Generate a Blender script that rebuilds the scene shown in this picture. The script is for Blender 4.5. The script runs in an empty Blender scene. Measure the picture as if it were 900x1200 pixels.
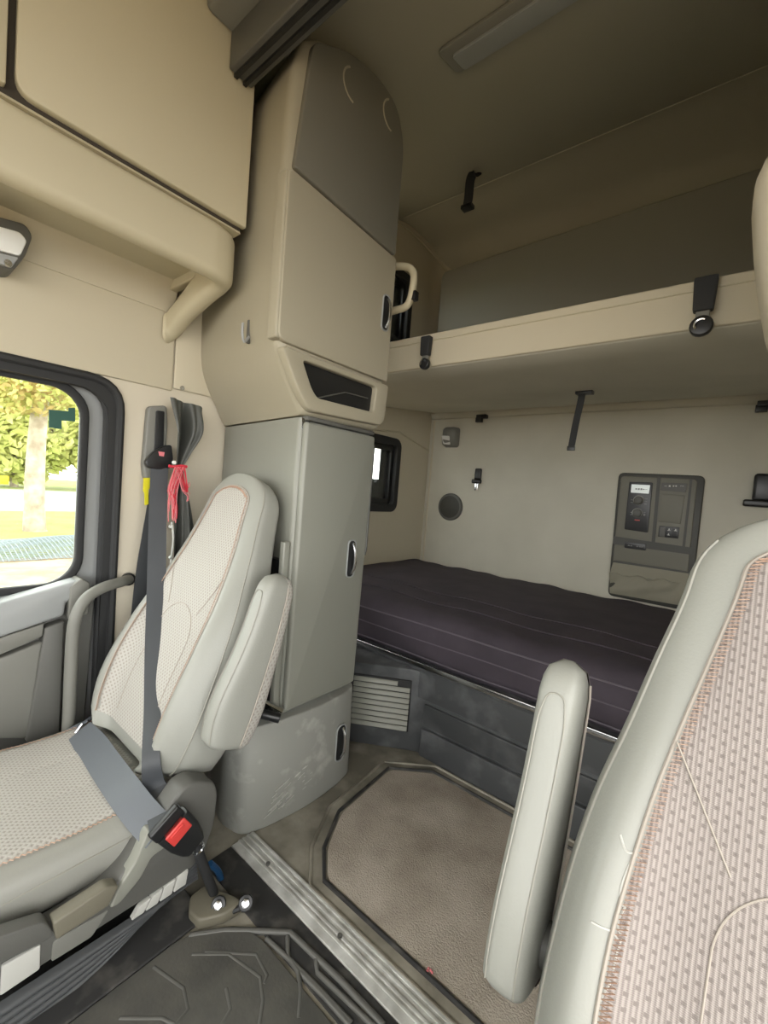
import bpy, bmesh, math, random
from mathutils import Vector as V, Matrix
random.seed(4)
C = bpy.context.scene.collection
scene = bpy.context.scene
# ------------------------------------------------------------------ camera
FPX = 500.0                       # focal length in pixels of a 900x1200 frame
CAM = V((0, 0, 1.04))
def _axes():
    t = 0.08; vx = (-620.0, 75.0)
    b = vx[1] + t*vx[0]
    up = V((t, 1, -b/FPX)).normalized()
    X = -V((vx[0], vx[1], FPX)).normalized()
    Z = (up - up.dot(X)*X).normalized()
    Y = X.cross(Z)
    if Y.z < 0: Y = -Y
    return X, Y, Z
AX, AY, AZ = _axes()
R = Matrix((AX, AY, AZ))
cd = bpy.data.cameras.new('camera'); cam = bpy.data.objects.new('camera', cd); C.objects.link(cam)
m = Matrix(((R[0][0], R[0][1], -R[0][2]), (R[1][0], R[1][1], -R[1][2]), (R[2][0], R[2][1], -R[2][2]))).to_4x4()
m.translation = CAM
cam.matrix_world = m
cd.sensor_fit = 'HORIZONTAL'; cd.sensor_width = 36; cd.lens = 36*FPX/900; cd.clip_start = 0.02; cd.clip_end = 300
scene.camera = cam
# ------------------------------------------------------------------ light
scene.view_settings.view_transform = 'Standard'; scene.view_settings.look = 'None'
scene.view_settings.gamma = 1; scene.view_settings.exposure = 0.15
W = bpy.data.worlds.new('overcast'); scene.world = W; W.use_nodes = True
bg = W.node_tree.nodes['Background']; bg.inputs[0].default_value = (1.0, 0.99, 0.96, 1); bg.inputs[1].default_value = 5.6

def at(px, py, ax, val):
    """photo pixel -> point on the plane ax = val (metres)"""
    d = R @ V((px-450, 600-py, FPX)); i = 'xyz'.index(ax)
    return CAM + d*((val-CAM[i])/d[i])

# ------------------------------------------------------------------ materials
def mat(name, col, rough=.6, metal=0, bump=0, bscale=200, col2=None, cscale=8, spec=.5, dist=.001, detail=4, lo=.35, hi=.65):
    m = bpy.data.materials.new(name); m.use_nodes = True
    n = m.node_tree; N = n.nodes; L = n.links; b = N['Principled BSDF']
    b.inputs['Base Color'].default_value = (*col, 1); b.inputs['Roughness'].default_value = rough
    b.inputs['Metallic'].default_value = metal; b.inputs['Specular IOR Level'].default_value = spec
    tc = N.new('ShaderNodeTexCoord')
    if col2:
        no = N.new('ShaderNodeTexNoise'); no.inputs['Scale'].default_value = cscale; no.inputs['Detail'].default_value = 8
        L.new(tc.outputs['Object'], no.inputs['Vector'])
        r = N.new('ShaderNodeValToRGB'); r.color_ramp.elements[0].position = lo; r.color_ramp.elements[1].position = hi
        r.color_ramp.elements[0].color = (*col, 1); r.color_ramp.elements[1].color = (*col2, 1)
        L.new(no.outputs[0], r.inputs[0]); L.new(r.outputs[0], b.inputs['Base Color'])
    if bump:
        no = N.new('ShaderNodeTexNoise'); no.inputs['Scale'].default_value = bscale; no.inputs['Detail'].default_value = detail
        L.new(tc.outputs['Object'], no.inputs['Vector'])
        bu = N.new('ShaderNodeBump'); bu.inputs['Strength'].default_value = bump; bu.inputs['Distance'].default_value = dist
        L.new(no.outputs[0], bu.inputs['Height']); L.new(bu.outputs[0], b.inputs['Normal'])
    return m
def S(r, g, b):   # sRGB 0-255 -> linear
    return tuple(((c/255)/12.92 if c/255 <= .04045 else ((c/255+.055)/1.055)**2.4) for c in (r, g, b))
M = {}
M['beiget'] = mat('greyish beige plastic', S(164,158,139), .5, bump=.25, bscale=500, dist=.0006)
M['beigeshade'] = mat('beige plastic darkened as roof shade', S(116,114,104), .5, bump=.25, bscale=500, dist=.0006)  # cabinet beige with the shade under the roof put into the colour
M['beige'] = mat('beige plastic', S(192,184,158), .5, bump=.25, bscale=500, dist=.0006)
M['beige2'] = mat('beige liner', S(198,190,168), .75, bump=.3, bscale=350, dist=.0008)
M['cream'] = mat('cream pillar plastic', S(206,198,180), .55, bump=.2, bscale=500, dist=.0005)
M['liner'] = mat('headliner cloth', S(172,168,150), .9, bump=.4, bscale=500, dist=.001)
M['wallv'] = mat('back wall vinyl', S(200,197,182), .75, bump=.35, bscale=300, dist=.0008, col2=S(192,189,174), cscale=3)
M['linerlit'] = mat('headliner cloth with painted light', S(184,179,160), .9, bump=.4, bscale=500, dist=.001)  # headliner colour lightened for the light on the rear slope
M['padded'] = mat('dark padded panel', S(150,148,137), .85, bump=.4, bscale=500, dist=.001)
M['grey'] = mat('grey cabinet plastic', S(138,139,130), .42, bump=.3, bscale=450, dist=.0006)
M['greyd'] = mat('dark grey plastic', S(92,92,88), .5, bump=.3, bscale=450, dist=.0006)
M['greym'] = mat('mid grey plastic', S(120,120,114), .5, bump=.3, bscale=450, dist=.0006)
M['greyl'] = mat('light grey plastic', S(152,155,155), .5, bump=.2, bscale=450, dist=.0006)
M['scuff'] = mat('scuffed grey plastic', S(146,147,141), .5, bump=.3, bscale=300, dist=.0006, col2=S(172,172,166), cscale=14, lo=.55, hi=.7)
M['black'] = mat('black plastic', S(30,31,32), .35)
M['blackm'] = mat('matt black rubber', S(38,39,40), .7, bump=.3, bscale=300)
M['bellow'] = mat('grey rubber bellows', S(72,74,76), .55, bump=.3, bscale=200)
M['shadowgap'] = mat('dark joint', S(58,52,44), .9)
M['charcoal'] = mat('charcoal bunk plastic', S(74,76,78), .45, bump=.3, bscale=200, col2=S(112,114,116), cscale=9, lo=.5, hi=.78)
M['charline'] = mat('charcoal panel', S(66,68,70), .5, bump=.3, bscale=200, col2=S(98,100,102), cscale=9, lo=.5, hi=.8)
M['leather'] = mat('grey leather', S(149,150,143), .42, bump=.35, bscale=260, dist=.0008)
M['leathers'] = mat('grey leather side', S(146,146,139), .45, bump=.35, bscale=260, dist=.0008)
M['mattress'] = mat('dark mattress cover', S(60,54,62), .85, bump=.5, bscale=18, dist=.004, col2=S(70,63,72), cscale=6)
M['mattseam'] = mat('mattress piping', S(98,92,100), .7)
M['chrome'] = mat('bright metal', S(205,207,210), .2, metal=1)
M['alum'] = mat('ribbed aluminium', S(216,217,213), .45, metal=.1, bump=.3, bscale=120, col2=S(172,172,167), cscale=20)
M['web'] = mat('seat belt webbing', S(64,67,71), .55, bump=.4, bscale=900, dist=.0005)
M['webl'] = mat('worn seat belt webbing', S(96,101,107), .5, bump=.4, bscale=900, dist=.0005)
M['vinylf'] = mat('vinyl floor', S(158,153,140), .55, bump=.5, bscale=60, dist=.002, col2=S(112,108,97), cscale=7, lo=.4, hi=.62)
M['rubber'] = mat('rubber mat', S(80,80,77), .4, bump=.5, bscale=150, col2=S(102,101,95), cscale=10)
M['rubberr'] = mat('rubber mat rib', S(96,96,92), .4)
M['dirtyrub'] = mat('dirty black plinth', S(48,48,48), .7, bump=.5, bscale=80, col2=S(84,82,78), cscale=18, lo=.5, hi=.7)
M['brown'] = mat('dusty brown plastic', S(112,108,94), .5, bump=.3, bscale=300)
M['white'] = mat('white plastic', S(225,226,222), .4)
M['label'] = mat('pale printed plate', S(190,190,184), .45)
M['ink'] = mat('grey print', S(120,120,118), .6)
M['whiteink'] = mat('white print', S(210,210,205), .6)
M['red'] = mat('red plastic', S(205,66,62), .35)
M['cord'] = mat('red cord', S(205,48,66), .8)
M['cordp'] = mat('faded red cord', S(222,128,134), .8)
M['yellow'] = mat('yellow tag', S(225,215,40), .5)
M['orange'] = mat('orange thread', S(188,158,138), .8)
M['crack'] = mat('cracked leather edge', S(186,186,180), .6)
M['thread'] = mat('pale thread', S(168,160,150), .8)
M['seam'] = mat('leather piping', S(150,149,140), .5)
M['tealsticker'] = mat('dark green sticker', S(38,84,72), .5)
M['blue'] = mat('blue hose', S(32,72,112), .4)
M['purple'] = mat('purple wire', S(98,92,190), .4)
M['curtain'] = mat('grey curtain cloth', S(80,82,78), .45, bump=.3, bscale=200)
M['pocket'] = mat('pocket cloth', S(140,136,120), .75, bump=.5, bscale=40, dist=.003)
M['panel'] = mat('control panel plastic', S(110,108,96), .5, bump=.3, bscale=400, dist=.0005)
M['paneld'] = mat('control panel rim', S(60,60,54), .5)
M['screen'] = mat('lcd', S(190,196,190), .3)
bs = M['screen'].node_tree.nodes['Principled BSDF']; bs.inputs['Emission Color'].default_value = (.8,.85,.82,1); bs.inputs['Emission Strength'].default_value = .35
M['lens'] = mat('frosted lens', S(228,230,228), .3)
M['dlens'] = mat('ceiling lamp lens', S(168,170,166), .4)
M['bark'] = mat('pale bark', S(190,178,160), .9, bump=.6, bscale=6, dist=.05, col2=S(150,136,118), cscale=3)
M['grass'] = mat('grass', S(112,128,62), .95, col2=S(140,140,80), cscale=.8, bump=.4, bscale=20, dist=.05)
M['road'] = mat('road asphalt', S(142,142,142), .9)
M['dirt'] = mat('bare dirt', S(134,116,94), .95, col2=S(166,150,122), cscale=2, bump=.5, bscale=10, dist=.05)
M['net'] = mat('grey netting', S(128,138,142), .7)
M['leaf'] = mat('yellow green leaves', S(176,184,96), .7, col2=S(206,204,128), cscale=.7)
M['leaf2'] = mat('russet leaves', S(190,150,104), .7, col2=S(176,180,96), cscale=.8)
M['ypaint'] = mat('yellow rail', S(214,186,20), .5)
# glass
g = bpy.data.materials.new('window glass'); g.use_nodes = True; M['glass'] = g
N = g.node_tree.nodes; L = g.node_tree.links; N.clear()
o = N.new('ShaderNodeOutputMaterial'); mx = N.new('ShaderNodeMixShader'); tr = N.new('ShaderNodeBsdfTransparent'); gl = N.new('ShaderNodeBsdfGlossy')
gl.inputs['Roughness'].default_value = .02; tr.inputs[0].default_value = (.93,.96,.94,1); mx.inputs[0].default_value = .05
L.new(tr.outputs[0], mx.inputs[1]); L.new(gl.outputs[0], mx.inputs[2]); L.new(mx.outputs[0], o.inputs[0])
# woven fabrics on UV (metres)
def weave(name, kind, ca, cb):
    m = mat(name, ca, .85); n = m.node_tree; N = n.nodes; L = n.links; b = N['Principled BSDF']
    tc = N.new('ShaderNodeTexCoord'); uv = tc.outputs['UV']
    def math_(op, a, b_=None):
        q = N.new('ShaderNodeMath'); q.operation = op
        for i, v in enumerate((a, b_)):
            if v is None: continue
            if isinstance(v, (int, float)): q.inputs[i].default_value = v
            else: L.new(v, q.inputs[i])
        return q.outputs[0]
    sp = N.new('ShaderNodeSeparateXYZ'); L.new(uv, sp.inputs[0]); u, v = sp.outputs[0], sp.outputs[1]
    if kind == 'diamond':
        # interlocked chevron weave
        s1 = math_('SINE', math_('MULTIPLY', math_('ADD', u, math_('MULTIPLY', v, .8)), 520))
        s2 = math_('SINE', math_('MULTIPLY', math_('SUBTRACT', u, math_('MULTIPLY', v, .8)), 520))
        fine = math_('SINE', math_('MULTIPLY', v, 2200))
        h = math_('ADD', math_('MULTIPLY', math_('MAXIMUM', s1, s2), .5), math_('MULTIPLY', fine, .0))
    else:
        # vertical ribs with staggered dark stitches
        col = math_('FLOOR', math_('MULTIPLY', u, 200))
        rib = math_('SINE', math_('MULTIPLY', u, 200*6.283))
        odd = math_('MULTIPLY', math_('MODULO', math_('ABSOLUTE', col), 3), .333)
        d = math_('SINE', math_('MULTIPLY', math_('ADD', math_('MULTIPLY', v, 70), odd), 6.283))
        d = math_('GREATER_THAN', d, .6)
        two = math_('GREATER_THAN', math_('MODULO', math_('ABSOLUTE', col), 2), .5)
        fine = math_('SINE', math_('MULTIPLY', v, 3300))
        h = math_('SUBTRACT', math_('ADD', math_('MULTIPLY', rib, .24), math_('MULTIPLY', fine, .12)), math_('MULTIPLY', math_('MULTIPLY', d, two), .7))
    r = N.new('ShaderNodeValToRGB'); r.color_ramp.elements[0].position = .2; r.color_ramp.elements[1].position = .7
    r.color_ramp.elements[0].color = (*cb, 1); r.color_ramp.elements[1].color = (*ca, 1)
    hh = math_('ADD', h, .5); L.new(hh, r.inputs[0]); L.new(r.outputs[0], b.inputs['Base Color'])
    bu = N.new('ShaderNodeBump'); bu.inputs['Strength'].default_value = .5; bu.inputs['Distance'].default_value = .0015
    L.new(hh, bu.inputs['Height']); L.new(bu.outputs[0], b.inputs['Normal'])
    return m
M['fab_p'] = weave('chevron seat cloth', 'diamond', S(178,175,168), S(152,147,140))
M['fab_d'] = weave('ribbed seat cloth', 'rib', S(162,154,149), S(126,118,114))
# carpet
M['carpet'] = mat('taupe carpet', S(188,179,166), 1.0, bump=1, bscale=260, dist=.004, col2=S(152,142,129), cscale=6, lo=.35, hi=.7)

# ------------------------------------------------------------------ builders
def finish(name, bm, mt, parent=None, bev=0, seg=3, ang=38, kind=None, label=None):
    bmesh.ops.remove_doubles(bm, verts=bm.verts, dist=1e-6)
    bmesh.ops.recalc_face_normals(bm, faces=bm.faces)
    if bev:
        ed = [e for e in bm.edges if len(e.link_faces) == 2 and e.calc_face_angle(0) > math.radians(38)]
        bmesh.ops.bevel(bm, geom=ed, offset=bev, segments=seg, profile=.5, affect='EDGES', clamp_overlap=True)
    me = bpy.data.meshes.new(name); bm.to_mesh(me); bm.free()
    me.materials.append(M[mt] if isinstance(mt, str) else mt)
    for p in me.polygons: p.use_smooth = True
    try: me.set_sharp_from_angle(angle=math.radians(ang))
    except Exception: pass
    o = bpy.data.objects.new(name, me); C.objects.link(o)
    if parent:
        if parent.get('_loc') is not None or True:
            w = V((0,0,0)); p = parent
            while p: w += p.location; p = p.parent
            for vv in me.vertices: vv.co -= w
        o.parent = parent
    else:
        lo = V((min(v.co.x for v in me.vertices)+max(v.co.x for v in me.vertices), min(v.co.y for v in me.vertices)+max(v.co.y for v in me.vertices), 2*min(v.co.z for v in me.vertices)))/2
        for vv in me.vertices: vv.co -= lo
        o.location = lo
    if kind: o['kind'] = kind
    if label: o['label'] = label
    return o
def thing(name, label, cat, loc, group=None, kind=None):
    o = bpy.data.objects.new(name, None); C.objects.link(o); o.location = V(loc); o.empty_display_size = .05
    o['label'] = label; o['category'] = cat
    if group: o['group'] = group
    if kind: o['kind'] = kind
    return o
def tag(o, label, cat=None, group=None, kind=None):
    o['label'] = label
    if cat: o['category'] = cat
    if group: o['group'] = group
    if kind: o['kind'] = kind
    return o
def B(): return bmesh.new()
def face(bm, pts):
    try: return bm.faces.new([p if isinstance(p, bmesh.types.BMVert) else bm.verts.new(p) for p in pts])
    except ValueError: return None
def box(bm, x0, x1, y0, y1, z0, z1):
    v = [bm.verts.new((x, y, z)) for z in (z0, z1) for y in (y0, y1) for x in (x0, x1)]
    for f in ((0,2,3,1),(4,5,7,6),(0,1,5,4),(2,6,7,3),(0,4,6,2),(1,3,7,5)): bm.faces.new([v[i] for i in f])
def obox(bm, c, ux, uy, uz, a, b, c_):
    """oriented box, half sizes a b c_"""
    c = V(c); v = [bm.verts.new(c+ux*a*i+uy*b*j+uz*c_*k) for k in (-1,1) for j in (-1,1) for i in (-1,1)]
    for f in ((0,2,3,1),(4,5,7,6),(0,1,5,4),(2,6,7,3),(0,4,6,2),(1,3,7,5)): bm.faces.new([v[i] for i in f])
def extr(bm, pts, vec):
    vec = V(vec); a = [bm.verts.new(V(p)) for p in pts]; b = [bm.verts.new(V(p)+vec) for p in pts]
    n = len(a); bm.faces.new(a); bm.faces.new(b[::-1])
    for i in range(n): bm.faces.new((a[i], b[i], b[(i+1)%n], a[(i+1)%n]))
def rrect(w, h, r, n=5, cx=0, cy=0):
    out = []
    for qx, qy, a0 in ((1,1,0),(-1,1,90),(-1,-1,180),(1,-1,270)):
        for k in range(n+1):
            a = math.radians(a0+90*k/n); out.append((cx+qx*(w/2-r)+r*math.cos(a), cy+qy*(h/2-r)+r*math.sin(a)))
    return out
def roundpoly(P, r, n=4):
    """round the corners of a 2D/3D polygon"""
    P = [V(p) for p in P]; out = []
    for i, p in enumerate(P):
        a = P[i-1]; c = P[(i+1) % len(P)]; rr = r[i] if isinstance(r, (list, tuple)) else r
        if rr <= 0: out.append(p.copy()); continue
        d1 = (a-p); d2 = (c-p); q = min(rr, d1.length*.45, d2.length*.45)
        A = p+d1.normalized()*q; Cc = p+d2.normalized()*q
        for k in range(n+1):
            t = k/n; out.append(A*(1-t)**2+p*2*t*(1-t)+Cc*t*t)
    return out
def ring(bm, outer, inner, vec):
    vec = V(vec); n = len(outer)
    o = [bm.verts.new(V(p)) for p in outer]; i_ = [bm.verts.new(V(p)) for p in inner]
    O = [bm.verts.new(V(p)+vec) for p in outer]; I = [bm.verts.new(V(p)+vec) for p in inner]
    for k in range(n):
        j = (k+1) % n
        for q in ((o[k],o[j],i_[j],i_[k]), (O[k],I[k],I[j],O[j]), (o[k],O[k],O[j],o[j]), (i_[k],i_[j],I[j],I[k])): bm.faces.new(q)
def tube(bm, path, r, n=10, closed=False, flat=None):
    P = [V(p) for p in path]; m = len(P); rings = []
    T0 = (P[1]-P[0]).normalized(); nrm = T0.orthogonal().normalized()
    if flat is not None: nrm = V(flat) - V(flat).dot(T0)*T0; nrm.normalize()
    for i, p in enumerate(P):
        if closed: T = (P[(i+1) % m]-P[i-1]).normalized()
        else: T = (P[min(i+1, m-1)]-P[max(i-1, 0)]).normalized()
        nrm = (nrm - nrm.dot(T)*T).normalized(); bi = T.cross(nrm)
        rr = r[i] if isinstance(r, (list, tuple)) else r
        rings.append([bm.verts.new(p+nrm*math.cos(a)*rr+bi*math.sin(a)*rr) for a in [2*math.pi*k/n for k in range(n)]])
    for i in range(m if closed else m-1):
        A = rings[i]; Bq = rings[(i+1) % m]
        for k in range(n): bm.faces.new((A[k], A[(k+1)%n], Bq[(k+1)%n], Bq[k]))
    if not closed: bm.faces.new(rings[0][::-1]); bm.faces.new(rings[-1])
def catmull(P, k=6, closed=False):
    P = [V(p) for p in P]; out = []; m = len(P)
    for i in range(m if closed else m-1):
        if closed: a, b, c, d = P[i-1], P[i], P[(i+1)%m], P[(i+2)%m]
        else: a, b, c, d = P[max(i-1,0)], P[i], P[i+1], P[min(i+2,m-1)]
        for j in range(k):
            t = j/k; out.append(.5*((2*b)+(c-a)*t+(2*a-5*b+4*c-d)*t*t+(3*b-a-3*c+d)*t**3))
    if not closed: out.append(P[-1])
    return out
def surf(bm, fn, nu, nv, thick=0, uvf=None):
    """grid surface fn(u,v)->point; optional solid thickness along -normal"""
    G = [[V(fn(i/nu, j/nv)) for i in range(nu+1)] for j in range(nv+1)]
    vs = [[bm.verts.new(p) for p in row] for row in G]
    uv = bm.loops.layers.uv.verify() if uvf else None
    def addf(q, idx):
        f = bm.faces.new(q)
        if uv:
            for lp, (i, j) in zip(f.loops, idx): lp[uv].uv = uvf(i/nu, j/nv)
    for j in range(nv):
        for i in range(nu):
            addf((vs[j][i], vs[j][i+1], vs[j+1][i+1], vs[j+1][i]), ((i,j),(i+1,j),(i+1,j+1),(i,j+1)))
    if thick:
        def nr(i, j):
            a = G[j][min(i+1,nu)]-G[j][max(i-1,0)]; b = G[min(j+1,nv)][i]-G[max(j-1,0)][i]; c = a.cross(b)
            return c.normalized() if c.length > 1e-12 else V((0,0,1))
        ws = [[bm.verts.new(G[j][i]-nr(i,j)*thick) for i in range(nu+1)] for j in range(nv+1)]
        for j in range(nv):
            for i in range(nu): addf((ws[j][i], ws[j+1][i], ws[j+1][i+1], ws[j][i+1]), ((i,j),(i,j+1),(i+1,j+1),(i+1,j)))
        for i in range(nu):
            bm.faces.new((vs[0][i], ws[0][i], ws[0][i+1], vs[0][i+1])); bm.faces.new((vs[nv][i], vs[nv][i+1], ws[nv][i+1], ws[nv][i]))
        for j in range(nv):
            bm.faces.new((vs[j][0], vs[j+1][0], ws[j+1][0], ws[j][0])); bm.faces.new((vs[j][nu], ws[j][nu], ws[j+1][nu], vs[j+1][nu]))
def loft(bm, rings, cap=True):
    vs = [[bm.verts.new(V(p)) for p in r] for r in rings]; n = len(vs[0])
    for a, b in zip(vs, vs[1:]):
        for k in range(n): bm.faces.new((a[k], a[(k+1)%n], b[(k+1)%n], b[k]))
    if cap: bm.faces.new(vs[0][::-1]); bm.faces.new(vs[-1])
def cyl(bm, c, ax, r, h, n=20, r2=None, rings=None):
    ax = V(ax).normalized(); u = ax.orthogonal().normalized(); w = ax.cross(u); c = V(c)
    prof = rings or [(r, 0), (r2 if r2 is not None else r, h)]
    loft(bm, [[c+ax*hh+u*math.cos(2*math.pi*k/n)*rr+w*math.sin(2*math.pi*k/n)*rr for k in range(n)] for rr, hh in prof])
def ribbon(bm, path, wid, wdirs, th=.0015):
    """belt webbing: path points, half width, width directions"""
    P = [V(p) for p in path]; m = len(P)
    R4 = []
    for i, p in enumerate(P):
        T = (P[min(i+1,m-1)]-P[max(i-1,0)]).normalized(); w = V(wdirs[i]); w = (w-w.dot(T)*T).normalized(); n = T.cross(w)
        ww = wid[i] if isinstance(wid, (list,tuple)) else wid
        R4.append([p+w*ww+n*th, p+n*th*1.4, p-w*ww+n*th, p-w*ww-n*th, p-n*th*1.4, p+w*ww-n*th])
    loft(bm, R4)
def lerp(t, tab):
    n = len(tab)
    for i in range(n-1):
        (a, va), (b, vb) = tab[i], tab[i+1]
        if t <= b:
            k = max(0, (t-a)/(b-a)); h = b-a
            m0 = (vb-tab[i-1][1])/(b-tab[i-1][0]) if i else (vb-va)/h
            m1 = (tab[i+2][1]-va)/(tab[i+2][0]-a) if i+2 < n else (vb-va)/h
            return (2*k**3-3*k*k+1)*va+(k**3-2*k*k+k)*h*m0+(-2*k**3+3*k*k)*vb+(k**3-k*k)*h*m1
    return tab[-1][1]
def plate(bm, y0, y1, z0, z1, hy0, hy1, hz0, hz1, r, x, dx, slope=0, n=6):
    """wall plate in a plane x = const with a rounded rectangular hole"""
    def f(y, z): return V((x, y, z+slope*0))
    def ex(pts): extr(bm, [f(*p) for p in pts], (dx,0,0))
    ex([(y0,z0),(y1,z0),(y1,hz0),(y0,hz0)]); ex([(y0,hz1),(y1,hz1),(y1,z1),(y0,z1)])
    ex([(y0,hz0),(hy0,hz0),(hy0,hz1),(y0,hz1)]); ex([(hy1,hz0),(y1,hz0),(y1,hz1),(hy1,hz1)])
    for cy, cz, sy, sz in ((hy0,hz0,1,1),(hy1,hz0,-1,1),(hy1,hz1,-1,-1),(hy0,hz1,1,-1)):
        pts = [(cy,cz)]+[(cy+sy*(r-r*math.sin(a)), cz+sz*(r-r*math.cos(a))) for a in [math.pi/2*k/n for k in range(n+1)]]
        ex(pts)
def yz(pts, x): return [V((x, a, b)) for a, b in pts]
def xz(pts, y): return [V((a, y, b)) for a, b in pts]
XV, YV, ZV = V((1,0,0)), V((0,1,0)), V((0,0,1))

# ================================================================== THE SETTING
WX, SX, BY = -1.60, -1.77, 2.683       # cab side, sleeper side, back wall
def struct(o, label=None):
    o['kind'] = 'structure'
    if label: o['label'] = label
    return o
# floor
bm = B(); box(bm, -1.75, 1.0, -1.3, 2.7, -.06, 0)
struct(finish('floor', bm, 'vinylf'), 'worn grey vinyl floor of the cab with dirt stains')
# back wall
bm = B(); box(bm, -1.8, 1.0, BY, BY+.05, -.02, 2.9)
wb = struct(finish('wall_back', bm, 'wallv'), 'greyish beige vinyl covered rear wall of the sleeper')
bm = B(); extr(bm, roundpoly([(SX+.02, BY-.005, 1.585), (SX+.02, BY-.03, 1.59), (SX+.02, BY-.045, 1.62), (SX+.02, BY-.03, 1.66), (SX+.02, BY, 1.67)], .01), (2.6, 0, 0))
finish('padded_roll', bm, 'wallv', wb)
bm = B(); tube(bm, [(SX+.03, BY-.002, .3), (SX+.03, BY-.002, 1.6)], .006, 6); finish('corner_piping', bm, 'beige2', wb)
# sleeper side wall with two windows
bm = B()
plate(bm, 1.17, BY+.02, -.02, 1.6, 1.80, 2.30, .93, 1.36, .05, SX, -.05)
plate(bm, 1.17, BY+.02, 1.6, 2.95, 1.80, 2.30, 1.95, 2.44, .05, SX, -.05)
ws = struct(finish('wall_right', bm, 'beige2'), 'beige moulded side wall of the sleeper beside the bunks')
# rounded vertical corner between side and back wall in the upper bunk
def corner(u, v):
    a = u*math.pi/2; r = .16
    return V((SX+r-r*math.cos(a), BY-r+r*math.sin(a)-.002, 1.62+v*1.25))
bm = B(); surf(bm, corner, 10, 4, .01); finish('corner_cove', bm, 'beige2', ws)
bm = B(); tube(bm, catmull([(SX+.003, 1.22, 2.5), (SX+.012, 1.8, 2.66), (SX+.01, 2.25, 2.72), (SX+.07, 2.6, 2.62), (SX+.16, BY-.004, 2.45), (SX+.16, BY-.004, 1.66)], 6), .006, 6); finish('liner_seam', bm, 'beige', ws)
bm = B(); tube(bm, [(SX+.004, 1.2, 1.34), (SX+.004, 1.9, 1.40), (SX+.004, 2.3, 1.44), (SX+.004, BY-.01, 1.36)], .007, 6); finish('lower_seam', bm, 'beige', ws)
# small windows
def small_window(name, y0, y1, z0, z1, lab):
    t = thing(name, lab, 'window', (SX, (y0+y1)/2, z0), kind='structure')
    cy, cz, w, h = (y0+y1)/2, (z0+z1)/2, y1-y0, z1-z0
    bm = B(); ring(bm, yz(rrect(w+.02, h+.02, .06, 5, cy, cz), SX-.02), yz(rrect(w-.07, h-.08, .03, 5, cy, cz), SX-.02), (.04,0,0)); finish('frame', bm, 'blackm', t, bev=.006)
    bm = B(); ring(bm, yz(rrect(w-.065, h-.075, .03, 5, cy, cz), SX-.04), yz(rrect(w-.13, h-.15, .02, 5, cy, cz), SX-.04), (.03,0,0)); finish('sash', bm, 'black', t, bev=.003)
    bm = B(); extr(bm, yz(rrect(w-.12, h-.14, .02, 5, cy, cz), SX-.035), (.004,0,0)); finish('pane', bm, 'glass', t)
    bm = B(); extr(bm, yz([(2.175,z0+.06),(y1-.05,z0+.06),(y1-.05,z1-.06),(2.175,z1-.06)], SX-.046), (.008,0,0)); finish('blind', bm, 'blackm', t)
    bm = B(); extr(bm, yz([(y0+.05,z0+.06),(2.175,z0+.06),(2.175,z0+.20),(y0+.05,z0+.20)], SX-.046), (.008,0,0)); finish('lower_blind', bm, 'black', t)
    return t
small_window('window_2', 1.80, 2.31, .91, 1.38, 'small black framed side window above the lower bunk')
small_window('window_3', 1.80, 2.30, 1.97, 2.44, 'small black framed side window above the upper bunk')
# cab side wall (B pillar side) with the door opening
bm = B(); plate(bm, -1.2, 1.16, -.02, 2.45, -.62, .545, .06, 1.318, .10, WX, -.05)
wl = struct(finish('wall_left', bm, 'cream'), 'cream plastic side wall around the passenger door opening')
# upper liner panel above the door, seam panel behind it
bm = B(); box(bm, WX, WX+.012, -1.1, .712, 1.335, 1.70); finish('header_panel', bm, 'beige2', wl, bev=.004)
bm = B(); box(bm, WX, WX+.014, .717, .92, 1.345, 1.95); finish('pillar_panel', bm, 'beige2', wl, bev=.006)
bm = B(); cyl(bm, at(213,455,'x',WX+.014), XV, .008, .006, 12); finish('stud', bm, 'chrome', wl, label='small bright metal stud')
# cove above header
def cove(u, v):
    a = u*math.pi/2; r = .12
    return V((WX+.012+r-r*math.cos(a), -1.1+v*1.8, 1.60+r*math.sin(a)))
bm = B(); surf(bm, cove, 8, 2, .005); finish('cove_panel', bm, 'beige2', wl)
# driver side wall (open door), front wall, cab roof: outside the picture, close the space
bm = B(); box(bm, .92, .97, .62, BY, -.02, 2.9); box(bm, .92, .97, -1.2, .62, 1.75, 2.4); struct(finish('wall_driver_side', bm, 'beige2'), 'beige wall on the driver side')
bm = B(); box(bm, -1.6, .95, -1.25, -1.2, -.02, .75); box(bm, -1.6, .95, -1.25, -1.2, 1.75, 2.34); struct(finish('wall_front', bm, 'greyd'), 'dark front bulkhead below and above the windscreen')
# ceiling: rises to the rear then coves down to the back wall
CP = [(-1.25, 2.30), (-.2, 2.36), (.62, 2.37), (.75, 2.375), (1.10, 2.42), (1.6, 2.56), (2.0, 2.69), (2.2, 2.76), (2.4, 2.77), (2.55, 2.745), (2.66, 2.66), (BY+.02, 2.60)]
cpts = catmull([V((0, a, b)) for a, b in CP], 5)
bm = B(); surf(bm, lambda u, v: V((-1.85+2.85*u, 0, 0))+cpts[int(round(v*(len(cpts)-1)))], 6, len(cpts)-1, -.03)
ce = struct(finish('ceiling', bm, 'liner', ang=60), 'dark cloth headliner rising towards the rear')
bm = B(); cp2 = [p for p in cpts if p.y > 2.12]; surf(bm, lambda u, v: V((-1.85+2.85*u, -.006, -.006))+cp2[int(round(v*(len(cp2)-1)))], 6, len(cp2)-1, -.004); rc_ = bm  # added paler sheet: painted light where the ceiling turns down
finish('rear_lit_band', rc_, 'linerlit', ce, ang=60)
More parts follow.
